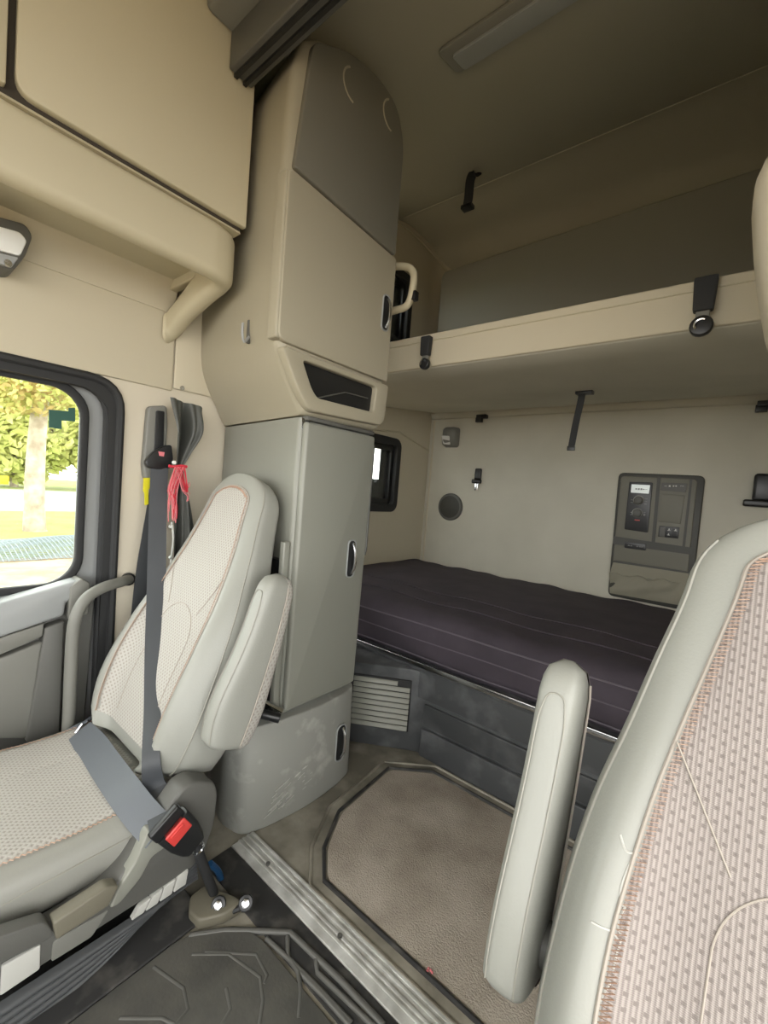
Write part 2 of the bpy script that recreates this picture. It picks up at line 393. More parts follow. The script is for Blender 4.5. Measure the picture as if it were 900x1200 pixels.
def zceil(y):
    for a, b in zip(cpts, cpts[1:]):
        if a.y <= y <= b.y: return a.z+(b.z-a.z)*(y-a.y)/(b.y-a.y)
    return 2.2
# curtain track across the roof
tk = thing('curtain_track', 'dark grooved curtain track across the headliner beside the tall cabinet', 'track', (-.3, .66, 2.14))
bm = B(); box(bm, -1.17, .9, .63, .70, 2.152, 2.25); finish('rail', bm, 'greyd', tk, bev=.004)
bm = B(); box(bm, -1.17, .9, .645, .655, 2.143, 2.155); box(bm, -1.17, .9, .673, .683, 2.143, 2.155); finish('groove', bm, 'black', tk)
bm = B(); extr(bm, roundpoly([(-1.17,.56,2.368),(-1.17,.56,2.25),(-1.17,.69,2.25),(-1.17,.69,2.368)], .015), (2.07,0,0)); finish('front_moulding', bm, 'greym', tk)
# ================================================================== PASSENGER DOOR
d1 = thing('door_1', 'grey passenger door with large window overlooking trees', 'door', (WX-.03, 0, .1), kind='structure')
DX = WX-.055
bm = B(); plate(bm, -.66, .60, .03, 1.35, -.50, .462, .655, 1.285, .085, DX, -.03); finish('door_shell', bm, 'greyl', d1)
bm = B(); ring(bm, yz(rrect(.992, .66, .10, 8, -.019, .970), DX), yz(rrect(.945, .615, .085, 8, -.019, .970), DX), (.022,0,0)); finish('window_gasket', bm, 'blackm', d1, bev=.006)
bm = B(); extr(bm, yz(rrect(.96, .63, .09, 8, -.019, .970), DX-.012), (.005,0,0)); finish('window_pane', bm, 'glass', d1)
bm = B(); tube(bm, roundpoly(yz([(.553,.07),(.553,1.325),(-.63,1.325),(-.63,.07)], WX+.004), .10, 6), .013, 8, closed=True); finish('door_seal', bm, 'blackm', d1, label='black rubber seal around the door opening')
bm = B(); ring(bm, yz(rrect(1.195, 1.268, .10, 8, -.040, .690), WX-.006), yz(rrect(1.12, 1.20, .09, 8, -.040, .690), WX-.006), (.008,0,0)); finish('seal_flange', bm, 'blackm', d1)
bm = B(); tube(bm, roundpoly(yz([(.522,.09),(.522,1.30),(-.6,1.30),(-.6,.09)], WX-.02), .10, 6), .012, 8, closed=True); finish('inner_seal', bm, 'blackm', d1)
def doorbox(name, pix, x, mt, dx=-.04, bev=.006, lab=None):
    bm = B(); extr(bm, [at(a, b, 'x', x) for a, b in pix], (dx,0,0)); return finish(name, bm, mt, d1, bev=bev, label=lab)
doorbox('door_lower', [(-130,775),(48,715),(112,690),(98,865),(60,915),(-130,915)], WX-.01, 'greyd', -.05)
doorbox('belt_trim', [(-130,728),(0,707),(60,690),(92,680),(104,684),(100,697),(78,706),(76,722),(0,748),(-130,790)], WX+.03, 'greyl', -.07, .012)
doorbox('belt_end_cap', [(82,688),(96,678),(106,683),(104,720),(80,727)], WX+.034, 'greym', -.07, .006)
doorbox('pull_strip', [(-130,790),(0,748),(52,731),(50,746),(0,768),(-130,815)], WX+.028, 'greym', -.06, .004)
doorbox('door_frame_column', [(53,736),(76,728),(70,870),(30,870)], WX+.03, 'greyd', -.06, .006)
doorbox('inset_panel', [(-130,820),(0,772),(50,752),(32,866),(-130,866)], WX+.022, 'greym', -.05, .006)
bm = B(); extr(bm, [at(a, b, 'x', DX-.006) for a, b in ((57,480),(80,482),(80,478),(88,478),(88,494),(72,493),(72,503),(57,501))], (.002,0,0)); finish('window_sticker', bm, 'tealsticker', d1, label='dark green notched sticker on the glass')
# grab bar
gb = thing('grab_bar', 'grey tubular grab bar curving beside the passenger door', 'grab bar', (-1.50, .42, .1))
P = [(-1.50,.418,.05),(-1.50,.418,.3),(-1.50,.418,.50),(-1.50,.424,.58),(-1.505,.45,.635),(-1.52,.50,.66),(-1.55,.56,.665),(-1.588,.60,.662)]
bm = B(); tube(bm, catmull(P, 6), .017, 12); finish('bar', bm, 'greym', gb)
bm = B(); cyl(bm, (-1.60,.60,.662), XV, .022, .014, 14); finish('bolt', bm, 'black', gb)
# dome lamp over the door
dl = thing('dome_lamp', 'small oblong interior lamp with clear lens above the door window', 'lamp', at(10,285,'x',-1.5))
q = [at(a, b, 'x', -1.50) for a, b in ((-40,243),(30,262),(39,276),(30,300),(16,317),(-40,300))]
bm = B(); extr(bm, roundpoly(q, .015), (-.10,0,0)); finish('housing', bm, 'greyd', dl, bev=.006)
q = [at(a, b, 'x', -1.488) for a, b in ((-40,254),(24,272),(32,282),(24,300),(-40,283))]
bm = B(); extr(bm, roundpoly(q, .008), (-.02,0,0)); finish('lens', bm, 'lens', dl, bev=.003)
q = [at(a, b, 'x', -1.49) for a, b in ((-40,286),(22,302),(14,313),(-40,298))]
bm = B(); extr(bm, roundpoly(q, .005), (-.02,0,0)); finish('switch_bar', bm, 'greyl', dl, bev=.002)
bm = B(); cyl(bm, at(9,309,'x',-1.49), XV, .008, .008, 12); finish('knob', bm, 'chrome', dl)

# ================================================================== OVERHEAD CABINET
oc = thing('overhead_cabinet', 'beige overhead cabinet with large flap door above the passenger window', 'cabinet', (-1.38, .2, 1.6))
OF = -1.185
prof = roundpoly([(WX+.01,0,1.69),(OF-.03,0,1.69),(OF-.004,0,1.70),(OF-.004,0,1.757),(OF-.012,0,1.77),(OF-.012,0,2.335),(WX+.01,0,2.335)], [0,.05,.04,0,0,.03,0], 4)
prof = [(WX+.01,0,1.757),(OF-.004,0,1.757),(OF-.012,0,1.77),(OF-.012,0,2.335),(WX+.01,0,2.335)]
bm = B(); extr(bm, [V(p)+V((0,-1.15,0)) for p in prof], (0,1.855,0)); finish('body', bm, 'beige', oc, bev=.0, ang=50)
bm = B(); box(bm, WX+.01, OF-.03, -1.15, .695, 1.695, 1.757); finish('underside', bm, 'beige', oc, bev=.004)
bm = B(); box(bm, WX+.012, OF-.055, .672, .702, 1.668, 1.757); finish('end_panel', bm, 'beige', oc, bev=.006)
def flap(y0, y1, name):
    pts = roundpoly([(y0,1.774,0),(y1,1.774,0),(y1,2.318,0),(y0,2.318,0)], [.035,.004,.01,.01], 5)
    bm = B(); extr(bm, [V((OF-.010, p.x, p.y)) for p in pts], (.020,0,0)); return finish(name, bm, 'beige', oc, bev=.005)
flap(.192, .714, 'flap_door'); flap(-.75, .178, 'flap_door')
bm = B(); box(bm, OF-.0105, OF-.009, -1.1, .704, 1.758, 2.325); finish('dark_gap', bm, 'shadowgap', oc)
# lip running under the cabinet and turning back to the wall
lpk = [(OF-.028,-1.1,1.683,.15),(OF-.028,.2,1.683,.15),(OF-.028,.575,1.683,.15),(OF-.029,.635,1.683,.15),(OF-.045,.676,1.683,.15),(OF-.085,.696,1.68,.145),(-1.36,.698,1.645,.11),(-1.48,.698,1.60,.085),(-1.56,.696,1.565,.09),(-1.585,.685,1.545,.10)]
lp = catmull([p[:3] for p in lpk], 6); lh = catmull([(p[3],0,0) for p in lpk], 6)
bm = B()
Rr = []
for i, p in enumerate(lp):
    T = (lp[min(i+1,len(lp)-1)]-lp[max(i-1,0)]); T.z = 0; T.normalize(); n = T.cross(ZV).normalized()
    Rr.append([p+n*a+ZV*b for a, b in rrect(.058, lh[i].x, .024, 4)])
loft(bm, Rr); finish('lower_lip', bm, 'beige', oc, ang=60)

# ================================================================== TALL UPPER CABINET
FXW = -1.585
def yf(z):       # front face y at the aisle corner for height z
    return lerp(z, [(1.24,.835),(1.30,.795),(1.40,.738),(1.50,.715),(2.0,.712),(2.25,.735),(2.4,.76)])
def xa(y, z=1.8): # aisle face x, slightly bowed
    return -1.0+.012*math.sin(math.pi*min(1,max(0,(y-.72)/.47)))
uc = thing('upper_tower_cabinet', 'tall beige upper cabinet with curved door beside the upper bunk', 'cabinet', (-1.3, .95, 1.25))
prof = catmull([V((0,.835,1.245)),V((0,.80,1.29)),V((0,.755,1.36)),V((0,.722,1.44)),V((0,.712,1.55)),V((0,.710,1.8)),V((0,.712,2.0)),V((0,.722,2.15)),V((0,.745,2.24))], 4)
prof += catmull([V((0,.80,2.285)),V((0,.92,2.335)),V((0,1.02,2.362)),V((0,1.10,2.355)),V((0,1.16,2.325)),V((0,1.185,2.27)),V((0,1.19,2.2))], 4)[0:]
prof += [V((0,1.19,1.8)),V((0,1.19,1.5)),V((0,1.19,1.262)),V((0,1.17,1.246))]
def pring(x, e, f=0):
    out = []
    for p in prof:
        k = 1-e/.24; y = .95+(p.y-.95)*k; z = 1.80+(p.z-1.80)*(1-e/.55)
        fr = min(1, max(0, (1.19-p.y)/.40)); out.append(V((x, y+f*fr*1.0, z)))
    return out
bm = B(); loft(bm, [pring(FXW, 0, .095), pring(-1.3, 0, .048), pring(-1.035, 0, .004), pring(-1.018, .003, 0), pring(-1.006, .010, 0), pring(-1.0, .022, 0)]); finish('body', bm, 'beiget', uc, ang=50)
# top cap (roof shade put into its darker colour): separate moulding above the door
AXX = -1.0
def sidepanel(name, poly, mt, parent, x=AXX, th=.014, bev=.004, r=.012, lab=None):
    """panel on the aisle face, poly in (y,z)"""
    pts = roundpoly([(a, b, 0) for a, b in poly], r, 5)
    bm = B(); extr(bm, [V((x-.004, p.x, p.y)) for p in pts], (th+.004,0,0)); return finish(name, bm, mt, parent, bev=bev, label=lab)
sidepanel('top_panel', [(.730,1.885),(1.180,1.862),(1.180,2.23),(1.13,2.33),(1.02,2.343),(.90,2.315),(.765,2.235)], 'beigeshade', uc, r=[.01,.01,.04,.05,.05,.05,.03])
dr = sidepanel('door', [(.715,1.425),(.80,1.425),(1.188,1.425),(1.188,1.853),(.715,1.876)], 'beiget', uc, r=[.03,0,.01,.01,.02])
# wrap of the door round the corner
bm = B(); extr(bm, roundpoly([(-1.035,.708,1.43),(-.990,.708,1.43),(-.990,.708,1.872),(-1.035,.708,1.872)], .01), (0,.03,0)); finish('door_edge', bm, 'beiget', uc, bev=.006)
def pull(parent, y, z, h, x, w=.032):
    """recessed black cup with upright chrome bar"""
    bm = B(); extr(bm, yz(rrect(w, h, w*.45, 6, y, z), x), (.004,0,0)); o1 = finish('handle_cup', bm, 'black', parent, bev=.0015)
    bm = B(); ring(bm, yz(rrect(w+.008, h+.008, w*.5, 6, y, z), x), yz(rrect(w, h, w*.45, 6, y, z), x), (.006,0,0)); finish('handle_rim', bm, 'greyl', o1, bev=.0015)
    bm = B(); tube(bm, catmull([(x+.003,y+.006,z-h*.42),(x+.014,y+.006,z-h*.25),(x+.017,y+.006,z),(x+.014,y+.006,z+h*.25),(x+.003,y+.006,z+h*.42)], 5), .0055, 8); finish('handle_bar', bm, 'chrome', o1)
    return o1
pull(uc, 1.148, 1.652, .115, AXX+.0135)
for yy, zz in ((.925,2.235),(1.105,2.275)):
    bm = B(); tube(bm, [V((AXX+.012, yy+.045*math.cos(a), zz+.045*math.sin(a))) for a in [math.radians(120+15*k) for k in range(11)]], .004, 6); finish('arc_mark', bm, 'beiget', uc)
# slanted open shelf tray at the aisle side
trp = [(.722,1.412),(1.19,1.412),(1.178,1.268),(.838,1.255),(.790,1.30)]
inn = [(.797,1.392),(1.125,1.392),(1.118,1.305),(.862,1.298),(.838,1.32)]
o_ = roundpoly([(a,b,0) for a,b in trp], [.02,.012,.03,.02,.06], 5); i_ = roundpoly([(a,b,0) for a,b in inn], .014, 5)
bm = B(); ring(bm, [V((AXX-.01,p.x,p.y)) for p in o_], [V((AXX-.01,p.x,p.y)) for p in i_], (.032,0,0)); finish('shelf_frame', bm, 'beiget', uc, bev=.005)
bm = B(); extr(bm, [V((AXX+.0005,p.x,p.y)) for p in i_], (.002,0,0)); finish('shelf_shade', bm, 'black', uc, label='black plate painting the shade in the storage slot')  # flat black plate on the solid body paints the slot's inner shade
bm = B(); tube(bm, [(AXX+.006,.87,1.30),(AXX+.006,.99,1.345),(AXX+.006,1.10,1.35)], .002, 6); finish('shelf_edge', bm, 'greyd', uc)
# coat hook on the front face
hk = thing('coat_hook', 'small grey plastic coat hook on the front of the beige cabinet', 'hook', (-1.2,.74,1.46))
hp = at(291,375,'y',.742); hq = at(292,403,'y',.742)
bm = B(); obox(bm, (hp+hq)/2, XV, YV, ZV, .006, .005, .035); finish('plate', bm, 'greyd', hk, bev=.003)
bm = B(); tube(bm, catmull([hq+V((0,-.002,.02)), hq+V((.004,-.02,0)), hq+V((.008,-.03,.02)), hq+V((.008,-.03,.05))], 4), .004, 8); finish('prong', bm, 'greyl', hk)
# grab handle behind it
gh = thing('grab_rail', 'beige bent grab handle at the rear edge of the tall cabinet', 'handle', (-1.0,1.2,1.7))
gp = [at(a, b, 'y', 1.235) for a, b in ((458,318),(470,313),(480,318),(484,330),(480,348),(470,361),(456,365))]
bm = B(); tube(bm, roundpoly([at(a, b, 'y', 1.235) for a, b in ((455,313),(483,313),(480,362),(455,366))], .03, 6)[7:-7] if False else catmull([at(a, b, 'y', 1.235) for a, b in ((456,314),(468,312),(480,314),(485,322),(484,335),(481,350),(476,359),(466,363),(454,366))], 4), .013, 12); finish('bar', bm, 'beige', gh)
bm = B(); obox(bm, at(486,347,'y',1.24), XV, YV, ZV, .010, .012, .016); finish('clip', bm, 'black', gh, bev=.003)

# ================================================================== WARDROBE CABINET
wc = thing('wardrobe_cabinet', 'grey lower wardrobe cabinet with tall door behind the passenger seat', 'cabinet', (-1.3,1.0,.32))
bm = B(); pts = roundpoly([(FXW,.925,0),(-1.022,.838,0),(-1.022,1.165,0),(FXW,1.17,0)], [0,.02,.02,0], 5)
extr(bm, [V((p.x,p.y,.32)) for p in pts], (0,0,.92)); finish('body', bm, 'grey', wc, ang=50)
sidepanel('door', [(.842,.335),(1.152,.335),(1.165,1.228),(.848,1.228)], 'grey', wc, x=-1.022, th=.022, bev=.010, r=.012)
bm = B(); box(bm, -1.03,-1.002,.85,1.16,1.232,1.245); finish('trim_bar', bm, 'greyd', wc, bev=.003)
bm = B(); extr(bm, [(-1.026,.848,1.205),(-.998,.860,1.232),(-1.026,.90,1.238),(-1.03,.846,1.24)], (.004,0,.0)); finish('corner_clip', bm, 'chrome', wc)
pull(wc, 1.083, .795, .125, -1.001, .034)
bm = B(); tube(bm, [(-1.013,1.172,1.2),(-1.013,1.172,.82),(-1.013,1.166,.80)], .006, 6); finish('rear_edge', bm, 'greyd', wc)
bm = B(); box(bm, -1.05, -1.028, .815, .838, .34, .86); finish('side_channel', bm, 'grey', wc, bev=.004)
bm = B(); box(bm, -1.115, -1.06, .825, .848, .34, .80); finish('dark_slot', bm, 'black', wc)
# base drawer
bd = thing('base_drawer', 'scuffed grey base locker with a white smeared front at floor level', 'drawer', (-1.3,.95,0))
bo = roundpoly([(FXW,.86,0),(-1.10,.70,0),(-1.012,.716,0),(-.985,.80,0),(-.965,.95,0),(-.972,1.08,0),(-.990,1.148,0),(-1.02,1.17,0),(FXW,1.17,0)], [0,.03,.03,.06,.08,.06,.03,.01,0], 4)
bm = B(); loft(bm, [[V((p.x-.0,p.y,.0)) for p in bo], [V((p.x-.004 if p.x>-1.1 else p.x,p.y,.15)) for p in bo], [V((p.x-.012 if p.x>-1.1 else p.x,p.y+.003,.318)) for p in bo]]); finish('body', bm, 'scuff', bd, bev=.006, ang=50)
pull(bd, 1.075, .15, .125, -.977, .04)
random.seed(9)
bm = B()
for k in range(70):
    y = random.uniform(.78,1.07); z = .05+ (y-.75)*.25+random.uniform(-.025,.05)
    l = random.uniform(.004,.024); x = -.969+.0 - (abs(y-.95)*.06) - .004*z/.15
    tube(bm, [(x,y-l,z-l*.3),(x+.0005,y,z),(x,y+l,z+l*.3)], .001, 4)
finish('scuff_marks', bm, 'label', bd, kind='stuff', label='pale horizontal scuff marks')
# black lever behind the seat, with the bright bar
lv = thing('catch_lever', 'black cylindrical catch with a bright flat bar on top of the base locker', 'lever', at(320,838,'x',-1.0))
a0 = at(305,836,'x',-1.02); a1 = at(328,842,'x',-.98)
bm = B(); cyl(bm, a0, (a1-a0), .014, (a1-a0).length, 14); finish('barrel', bm, 'black', lv, bev=.002)
bm = B(); obox(bm, at(312,833,'x',-1.06), XV, YV, ZV, .02, .012, .018); finish('mount', bm, 'black', lv, bev=.003)
b0 = at(300,818,'x',-1.05)+ZV*.004; b1 = at(331,838,'x',-.99)+ZV*.012
bm = B(); ribbon(bm, [b0, (b0+b1)/2, b1], .006, [YV]*3, .002); finish('flat_bar', bm, 'chrome', lv)

# ================================================================== LOWER BUNK
lb = thing('lower_bunk_base', 'charcoal lower bunk base with chrome edge strip and angled vent', 'bunk', (-.4,1.9,0))
bm = B(); extr(bm, [V((x,y,.0)) for x,y in ((SX+.01,1.275),(-1.14,1.275),(-.885,1.43),(.9,1.43),(.9,BY-.01),(SX+.01,BY-.01))], (0,0,.335)); finish('body', bm, 'charcoal', lb, bev=.006)
bm = B(); box(bm, SX+.01, .9, 1.422, BY-.01, .335, .362); finish('platform', bm, 'charcoal', lb, bev=.003)
bm = B(); box(bm, -1.3, .9, 1.412, 1.424, .350, .370); finish('edge_strip', bm, 'chrome', lb, bev=.003, label='bright metal edge strip')
bm = B(); box(bm, -1.25, .9, 1.424, 1.435, .225, .345); finish('upper_panel', bm, 'charcoal', lb, bev=.004)
bm = B(); box(bm, -.86, .9, 1.418, 1.432, .125, .212); finish('middle_panel', bm, 'charline', lb, bev=.005)
bm = B(); box(bm, -.86, .9, 1.412, 1.432, .005, .115); finish('lower_panel', bm, 'charcoal', lb, bev=.005)
# marks wiped on the panel
vn0 = V((-1.14,1.275,0)); vn1 = V((-.885,1.43,0)); vd = (vn1-vn0).normalized(); vnorm = V((vd.y,-vd.x,0))
vw = (vn1-vn0).length
bm = B(); obox(bm, vn0+vd*vw*.47+V((0,0,.185))+vnorm*.003, vd, ZV, vnorm, vw*.40, .105, .004); vf = finish('vent_recess', bm, 'blackm', lb, bev=.002)
for k in range(9):
    z = .095+.0225*k
    bm = B(); c = vn0+vd*vw*.47+V((0,0,z))+vnorm*.012
    w = vw*.385 if k < 8 else vw*.30
    if k >= 7: c = c - vd*(vw*.385-w)
    obox(bm, c, vd, (ZV*.9+vnorm*-.45).normalized(), (vnorm*.9+ZV*.45).normalized(), w, .009, .003)
    finish('louvre', bm, 'grey', lb, bev=.0018, seg=2)
q = [at(a, b, 'y', 1.415) for a, b in ((438,768),(463,779),(463,791),(439,785))]
bm = B(); extr(bm, roundpoly(q, .006), (0,.012,0)); finish('maker_plate', bm, 'greyd', lb, bev=.002)
mt = thing('lower_mattress', 'dark purple black lower bunk mattress with pale piping', 'mattress', (-.4,2.0,.36))
def mrow(y, z): return (y, z)
mp = catmull([V((0,1.455,.364)),V((0,1.435,.40)),V((0,1.432,.47)),V((0,1.445,.525)),V((0,1.49,.555)),V((0,1.6,.560)),V((0,2.1,.562)),V((0,2.58,.550)),V((0,BY-.022,.536))], 5)
bm = B()
def msurf(u, v):
    p = mp[int(round(v*(len(mp)-1)))]
    x = SX+.012+u*(2.62); return V((x, p.y+.004*math.sin(x*9+p.z*30), p.z+(.004*math.sin(x*13+p.y*7)+.003*math.sin(x*31+p.y*17) if p.z>.5 else 0)))
surf(bm, msurf, 120, len(mp)-1); 
vs = list(bm.verts)
finish('cover', bm, 'mattress', mt, ang=80)
bm = B(); box(bm, SX+.012, .85, 1.47, BY-.012, .364, .53); finish('core', bm, 'mattress', mt)
for y_, z_, r_ in ((1.437,.515,.0035),(1.429,.455,.0025),(1.437,.385,.003)):
    bm = B(); tube(bm, [(SX+.012+2.62*k/60, y_+.004*math.sin((SX+.012+2.62*k/60)*9+z_*30)-.002, z_) for k in range(61)], r_, 6); finish('piping', bm, 'mattseam', mt)
bm = B()
for y_ in (1.62,1.80):
    tube(bm, [msurf(k/80, 0)*0+V((SX+.012+2.62*k/80, y_+.002*math.sin(k*.5), .563+.004*math.sin((SX+.012+2.62*k/80)*13+y_*7))) for k in range(81)], .003, 5)
finish('quilt_seam', bm, 'mattress', mt)

# ================================================================== UPPER BUNK
ub = thing('upper_bunk', 'beige edged upper bunk spanning the sleeper above the lower mattress', 'bunk', (-.4,1.9,1.5))
UZ0, UZ1 = 1.535, 1.655
# under surface steps up towards the wall at the left end (rounded tray)
bm = B(); pr = roundpoly([(0,1.415,UZ0),(0,1.40,UZ1),(0,2.58,UZ1),(0,2.62,1.62),(0,2.60,1.615),(0,1.9,UZ0-.005),(0,1.5,UZ0-.012)], [.012,.012,0,0,.02,.05,.05])
extr(bm, [p+V((-1.66,0,0)) for p in pr], (2.55,0,0)); ubo = finish('platform', bm, 'wallv', ub, bev=0)
bm = B(); extr(bm, roundpoly([(-1.665,1.408,UZ0+.002),(-1.665,1.393,UZ1+.004),(-1.665,1.43,UZ1+.008),(-1.665,1.43,UZ0+.002)], .006), (2.56,0,0)); finish('front_cover', bm, 'beige2', ub)
bm = B(); tube(bm, [(-1.66+2.5*k/10,1.3955,1.632) for k in range(11)], .002, 5); finish('seam', bm, 'beige', ub)
# backrest panel above the upper bunk
bp = B(); pts = roundpoly([(-1.67,0,1.63),(.9,0,1.63),(.9,0,2.62),(-1.67,0,2.555)], [.02,.02,.02,.05]); extr(bp, [p+V((0,2.50,0)) for p in pts], (0,.06,0))
tag(finish('padded_back_panel', bp, 'padded', None, bev=.012), 'dark grey padded panel standing along the rear of the upper bunk', 'panel')
# restraint buckles hanging on its edge
def bunk_buckle(px, py, s, lab):
    c = at(px, py, 'y', 1.395)
    t = thing('restraint_buckle', lab, 'buckle', c, group='restraint buckles on the upper bunk edge')
    bm = B(); pts = roundpoly([(c.x-.026*s,0,c.z+.012),(c.x+.026*s,0,c.z+.012),(c.x+.022*s,0,c.z-.075*s),(c.x-.022*s,0,c.z-.075*s)], .006)
    extr(bm, [p+V((0,1.365,0)) for p in pts], (0,.024,0)); finish('housing', bm, 'blackm', t, bev=.003)
    bm = B(); extr(bm, xz(rrect(.03*s,.03,.006,4,c.x,c.z-.083*s),1.372), (0,.014,0)); finish('strap_link', bm, 'greym', t, bev=.002)
    bm = B(); cyl(bm, (c.x, 1.368, c.z-.112*s), (0,1,0), .026*s, .02, 18); finish('anchor_disc', bm, 'black', t, bev=.004)
    bm = B(); tube(bm, [V((c.x+.014*s*math.cos(a),1.364,c.z-.112*s+.014*s*math.sin(a))) for a in [math.radians(60+20*k) for k in range(9)]], .003, 6); finish('hook_ring', bm, 'chrome', t)
    return t
bunk_buckle(828, 334, 1.0, 'large black restraint buckle clipped on the upper bunk edge near the driver seat')
bunk_buckle(503, 400, .82, 'smaller black restraint buckle on the upper bunk edge beside the tall cabinet')
# hanging strap
st = thing('hanging_strap', 'short black webbing strap hanging below the upper bunk', 'strap', (-.56,2.05,1.3))
a = at(681,468,'y',2.0); b = at(669,527,'y',2.0)
bm = B(); ribbon(bm, catmull([a+V((0,0,.05)), a, (a+b)/2+V((-.002,0,0)), b], 6), .014, [XV]*19, .002); finish('webbing', bm, 'blackm', st)
bm = B(); obox(bm, b+V((0,0,.006)), XV, YV, ZV, .017, .004, .010); finish('end_tab', bm, 'black', st, bev=.002)
bm = B(); obox(bm, a+V((.012,0,.028)), XV, YV, ZV, .035, .02, .008); finish('anchor_plate', bm, 'black', st, bev=.003)
# latch brackets on roll
for px, py, lab in ((565,489,'small black latch bracket on the wall roll above the reading lamp'),(899,474,'small black latch bracket at the right end of the wall roll')):
    c = at(px, py, 'y', 2.62)
    bm = B(); obox(bm, c+V((0,0,.004)), XV, YV, ZV, .035, .02, .012); obox(bm, c+V((-.018,-.003,-.018)), XV, YV, ZV, .022, .014, .016)
    tag(finish('latch_bracket', bm, 'black', None, bev=.003), lab, 'bracket', 'latch brackets under the upper bunk')

# ================================================================== BACK WALL FITTINGS
def wp(px, py, d=0): return at(px, py, 'y', BY-d)
# reading lamp
rl = thing('reading_lamp', 'grey wedge shaped reading lamp on the rear wall above the round speaker', 'lamp', wp(530,513))
c = wp(530,513)
bm = B(); loft(bm, [[V((c.x+a, BY-.001, c.z+b)) for a, b in rrect(.12,.14,.02,4)], [V((c.x+a-.004, BY-.035, c.z+b+.003)) for a, b in rrect(.115,.135,.03,4)], [V((c.x+a-.004, BY-.06, c.z+b+.01)) for a, b in rrect(.08,.09,.03,4)]]); finish('housing', bm, 'greym', rl, ang=60)
bm = B(); extr(bm, roundpoly([(c.x-.05,BY-.062,c.z+.008),(c.x+.015,BY-.064,c.z+.004),(c.x+.018,BY-.045,c.z-.055),(c.x-.042,BY-.042,c.z-.05)], .008), (0,-.006,-.002)); finish('lens', bm, 'lens', rl, bev=.002)
# speaker
c = wp(528,594)
sk = thing('wall_speaker', 'round dark grey speaker grille on the rear wall by the corner', 'speaker', c)
bm = B(); cyl(bm, (c.x,BY,c.z), (0,-1,0), 0,0, 36, rings=[(.098,0),(.098,.008),(.092,.014),(.080,.015)]); finish('rim', bm, 'greyd', sk)
bm = B(); cyl(bm, (c.x,BY,c.z), (0,-1,0), 0,0, 36, rings=[(.079,.010),(.079,.016),(.05,.019),(.01,.020)]); finish('grille', bm, 'paneld', sk)
# belt tongue hanging on the wall
c = wp(561,561)
bt = thing('belt_tongue_anchor', 'black belt anchor with metal tongue hanging on the rear wall', 'belt anchor', c)
bm = B(); obox(bm, c+V((0,-.012,.03)), XV, YV, ZV, .024, .012, .04); finish('strap_loop', bm, 'black', bt, bev=.010)
bm = B(); obox(bm, c+V((-.004,-.02,-.02)), XV, YV, ZV, .034, .014, .014); finish('shroud', bm, 'black', bt, bev=.008)
bm = B(); obox(bm, c+V((-.004,-.018,-.055)), XV, YV, ZV, .013, .002, .028); finish('tongue', bm, 'chrome', bt, bev=.0015)
# right belt bracket
c = wp(893,577)
rb = thing('belt_bracket', 'dark belt bracket on the rear wall right of the control panel', 'belt anchor', c)
bm = B(); obox(bm, c+V((.03,-.03,.02)), XV, YV, ZV, .065, .03, .065); finish('body', bm, 'black', rb, bev=.014)
bm = B(); obox(bm, c+V((.02,-.045,-.055)), XV, YV, ZV, .085, .032, .016); finish('lip', bm, 'black', rb, bev=.008)
# control panel
cp = thing('control_panel', 'dark grey bunk control panel with knobs, switches and a cloth pocket', 'control panel', wp(765,640))
def pp(pix, y0, dy, name, mt_, parent=cp, r=.01, bev=.003, lab=None):
    pts = roundpoly([at(a, b, 'y', BY) for a, b in pix], r, 5); bm = B(); extr(bm, [V((p.x, y0, p.z)) for p in pts], (0,dy,0)); return finish(name, bm, mt_, parent, bev=bev, label=lab)
pp([(726,554),(827,558),(809,716),(713,697)], BY-.001, -.020, 'rim', 'paneld', r=.03, bev=.006)
pp([(729,558),(818,562),(802,709),(716,692)], BY-.015, -.012, 'face_plate', 'panel', r=.02, bev=.004)
pp([(771,560),(775,560),(768,640),(764,640)], BY-.020, -.0095, 'divider_groove', 'paneld', r=.001, bev=0)
pp([(809,562),(812,562),(803,642),(800,641)], BY-.020, -.0095, 'divider_groove', 'paneld', r=.001, bev=0)
pp([(720,628),(815,642),(813,650),(719,637)], BY-.020, -.0088, 'ledge', 'paneld', r=.004, bev=0)
hc = pp([(739,565),(766,566),(760,624),(733,620)], BY-.022, -.014, 'heater_control', 'black', r=.006, bev=.002)
pp([(741.5,568),(763,569),(761.5,579),(740.5,577.5)], BY-.034, -.004, 'display', 'screen', hc, r=.003, bev=.001)
for ky in (586.5, 601):
    c = at(749.5 if ky<590 else 748, ky, 'y', BY)
    bm = B(); cyl(bm, (c.x,BY-.034,c.z), (0,-1,0), 0,0, 24, rings=[(.026,0),(.026,.004),(.021,.006),(.020,.018),(.016,.021)]); kn = finish('knob', bm, 'greyd', hc)
    bm = B(); tube(bm, [(c.x+.0235*math.cos(a),BY-.0385,c.z+.0235*math.sin(a)) for a in [math.radians(-30+24*k) for k in range(11)]], .0011, 4); finish('dial_mark', bm, 'whiteink', hc)
bm = B()
for dx, dz, w, h in ((-.03,.0,.006,.0018),(-.03,-.014,.006,.0018),(.034,.010,.006,.0018),(.034,-.004,.006,.0018),(.034,-.018,.006,.0018),(-.028,-.068,.004,.0018),(.034,-.062,.005,.0018),(.034,-.075,.005,.006),(-.028,-.08,.003,.0018)):
    c = at(749.5,586.5,'y',BY); box(bm, c.x+dx-w, c.x+dx+w, BY-.038, BY-.0355, c.z+dz-h, c.z+dz+h)
finish('legend_marks', bm, 'ink', hc, kind='stuff')
c = at(748,609.5,'y',BY); bm = B(); box(bm, c.x-.012, c.x+.012, BY-.038, BY-.0355, c.z-.002, c.z+.002); finish('red_mark', bm, 'red', hc)
bm = B()
c = at(752,573,'y',BY)
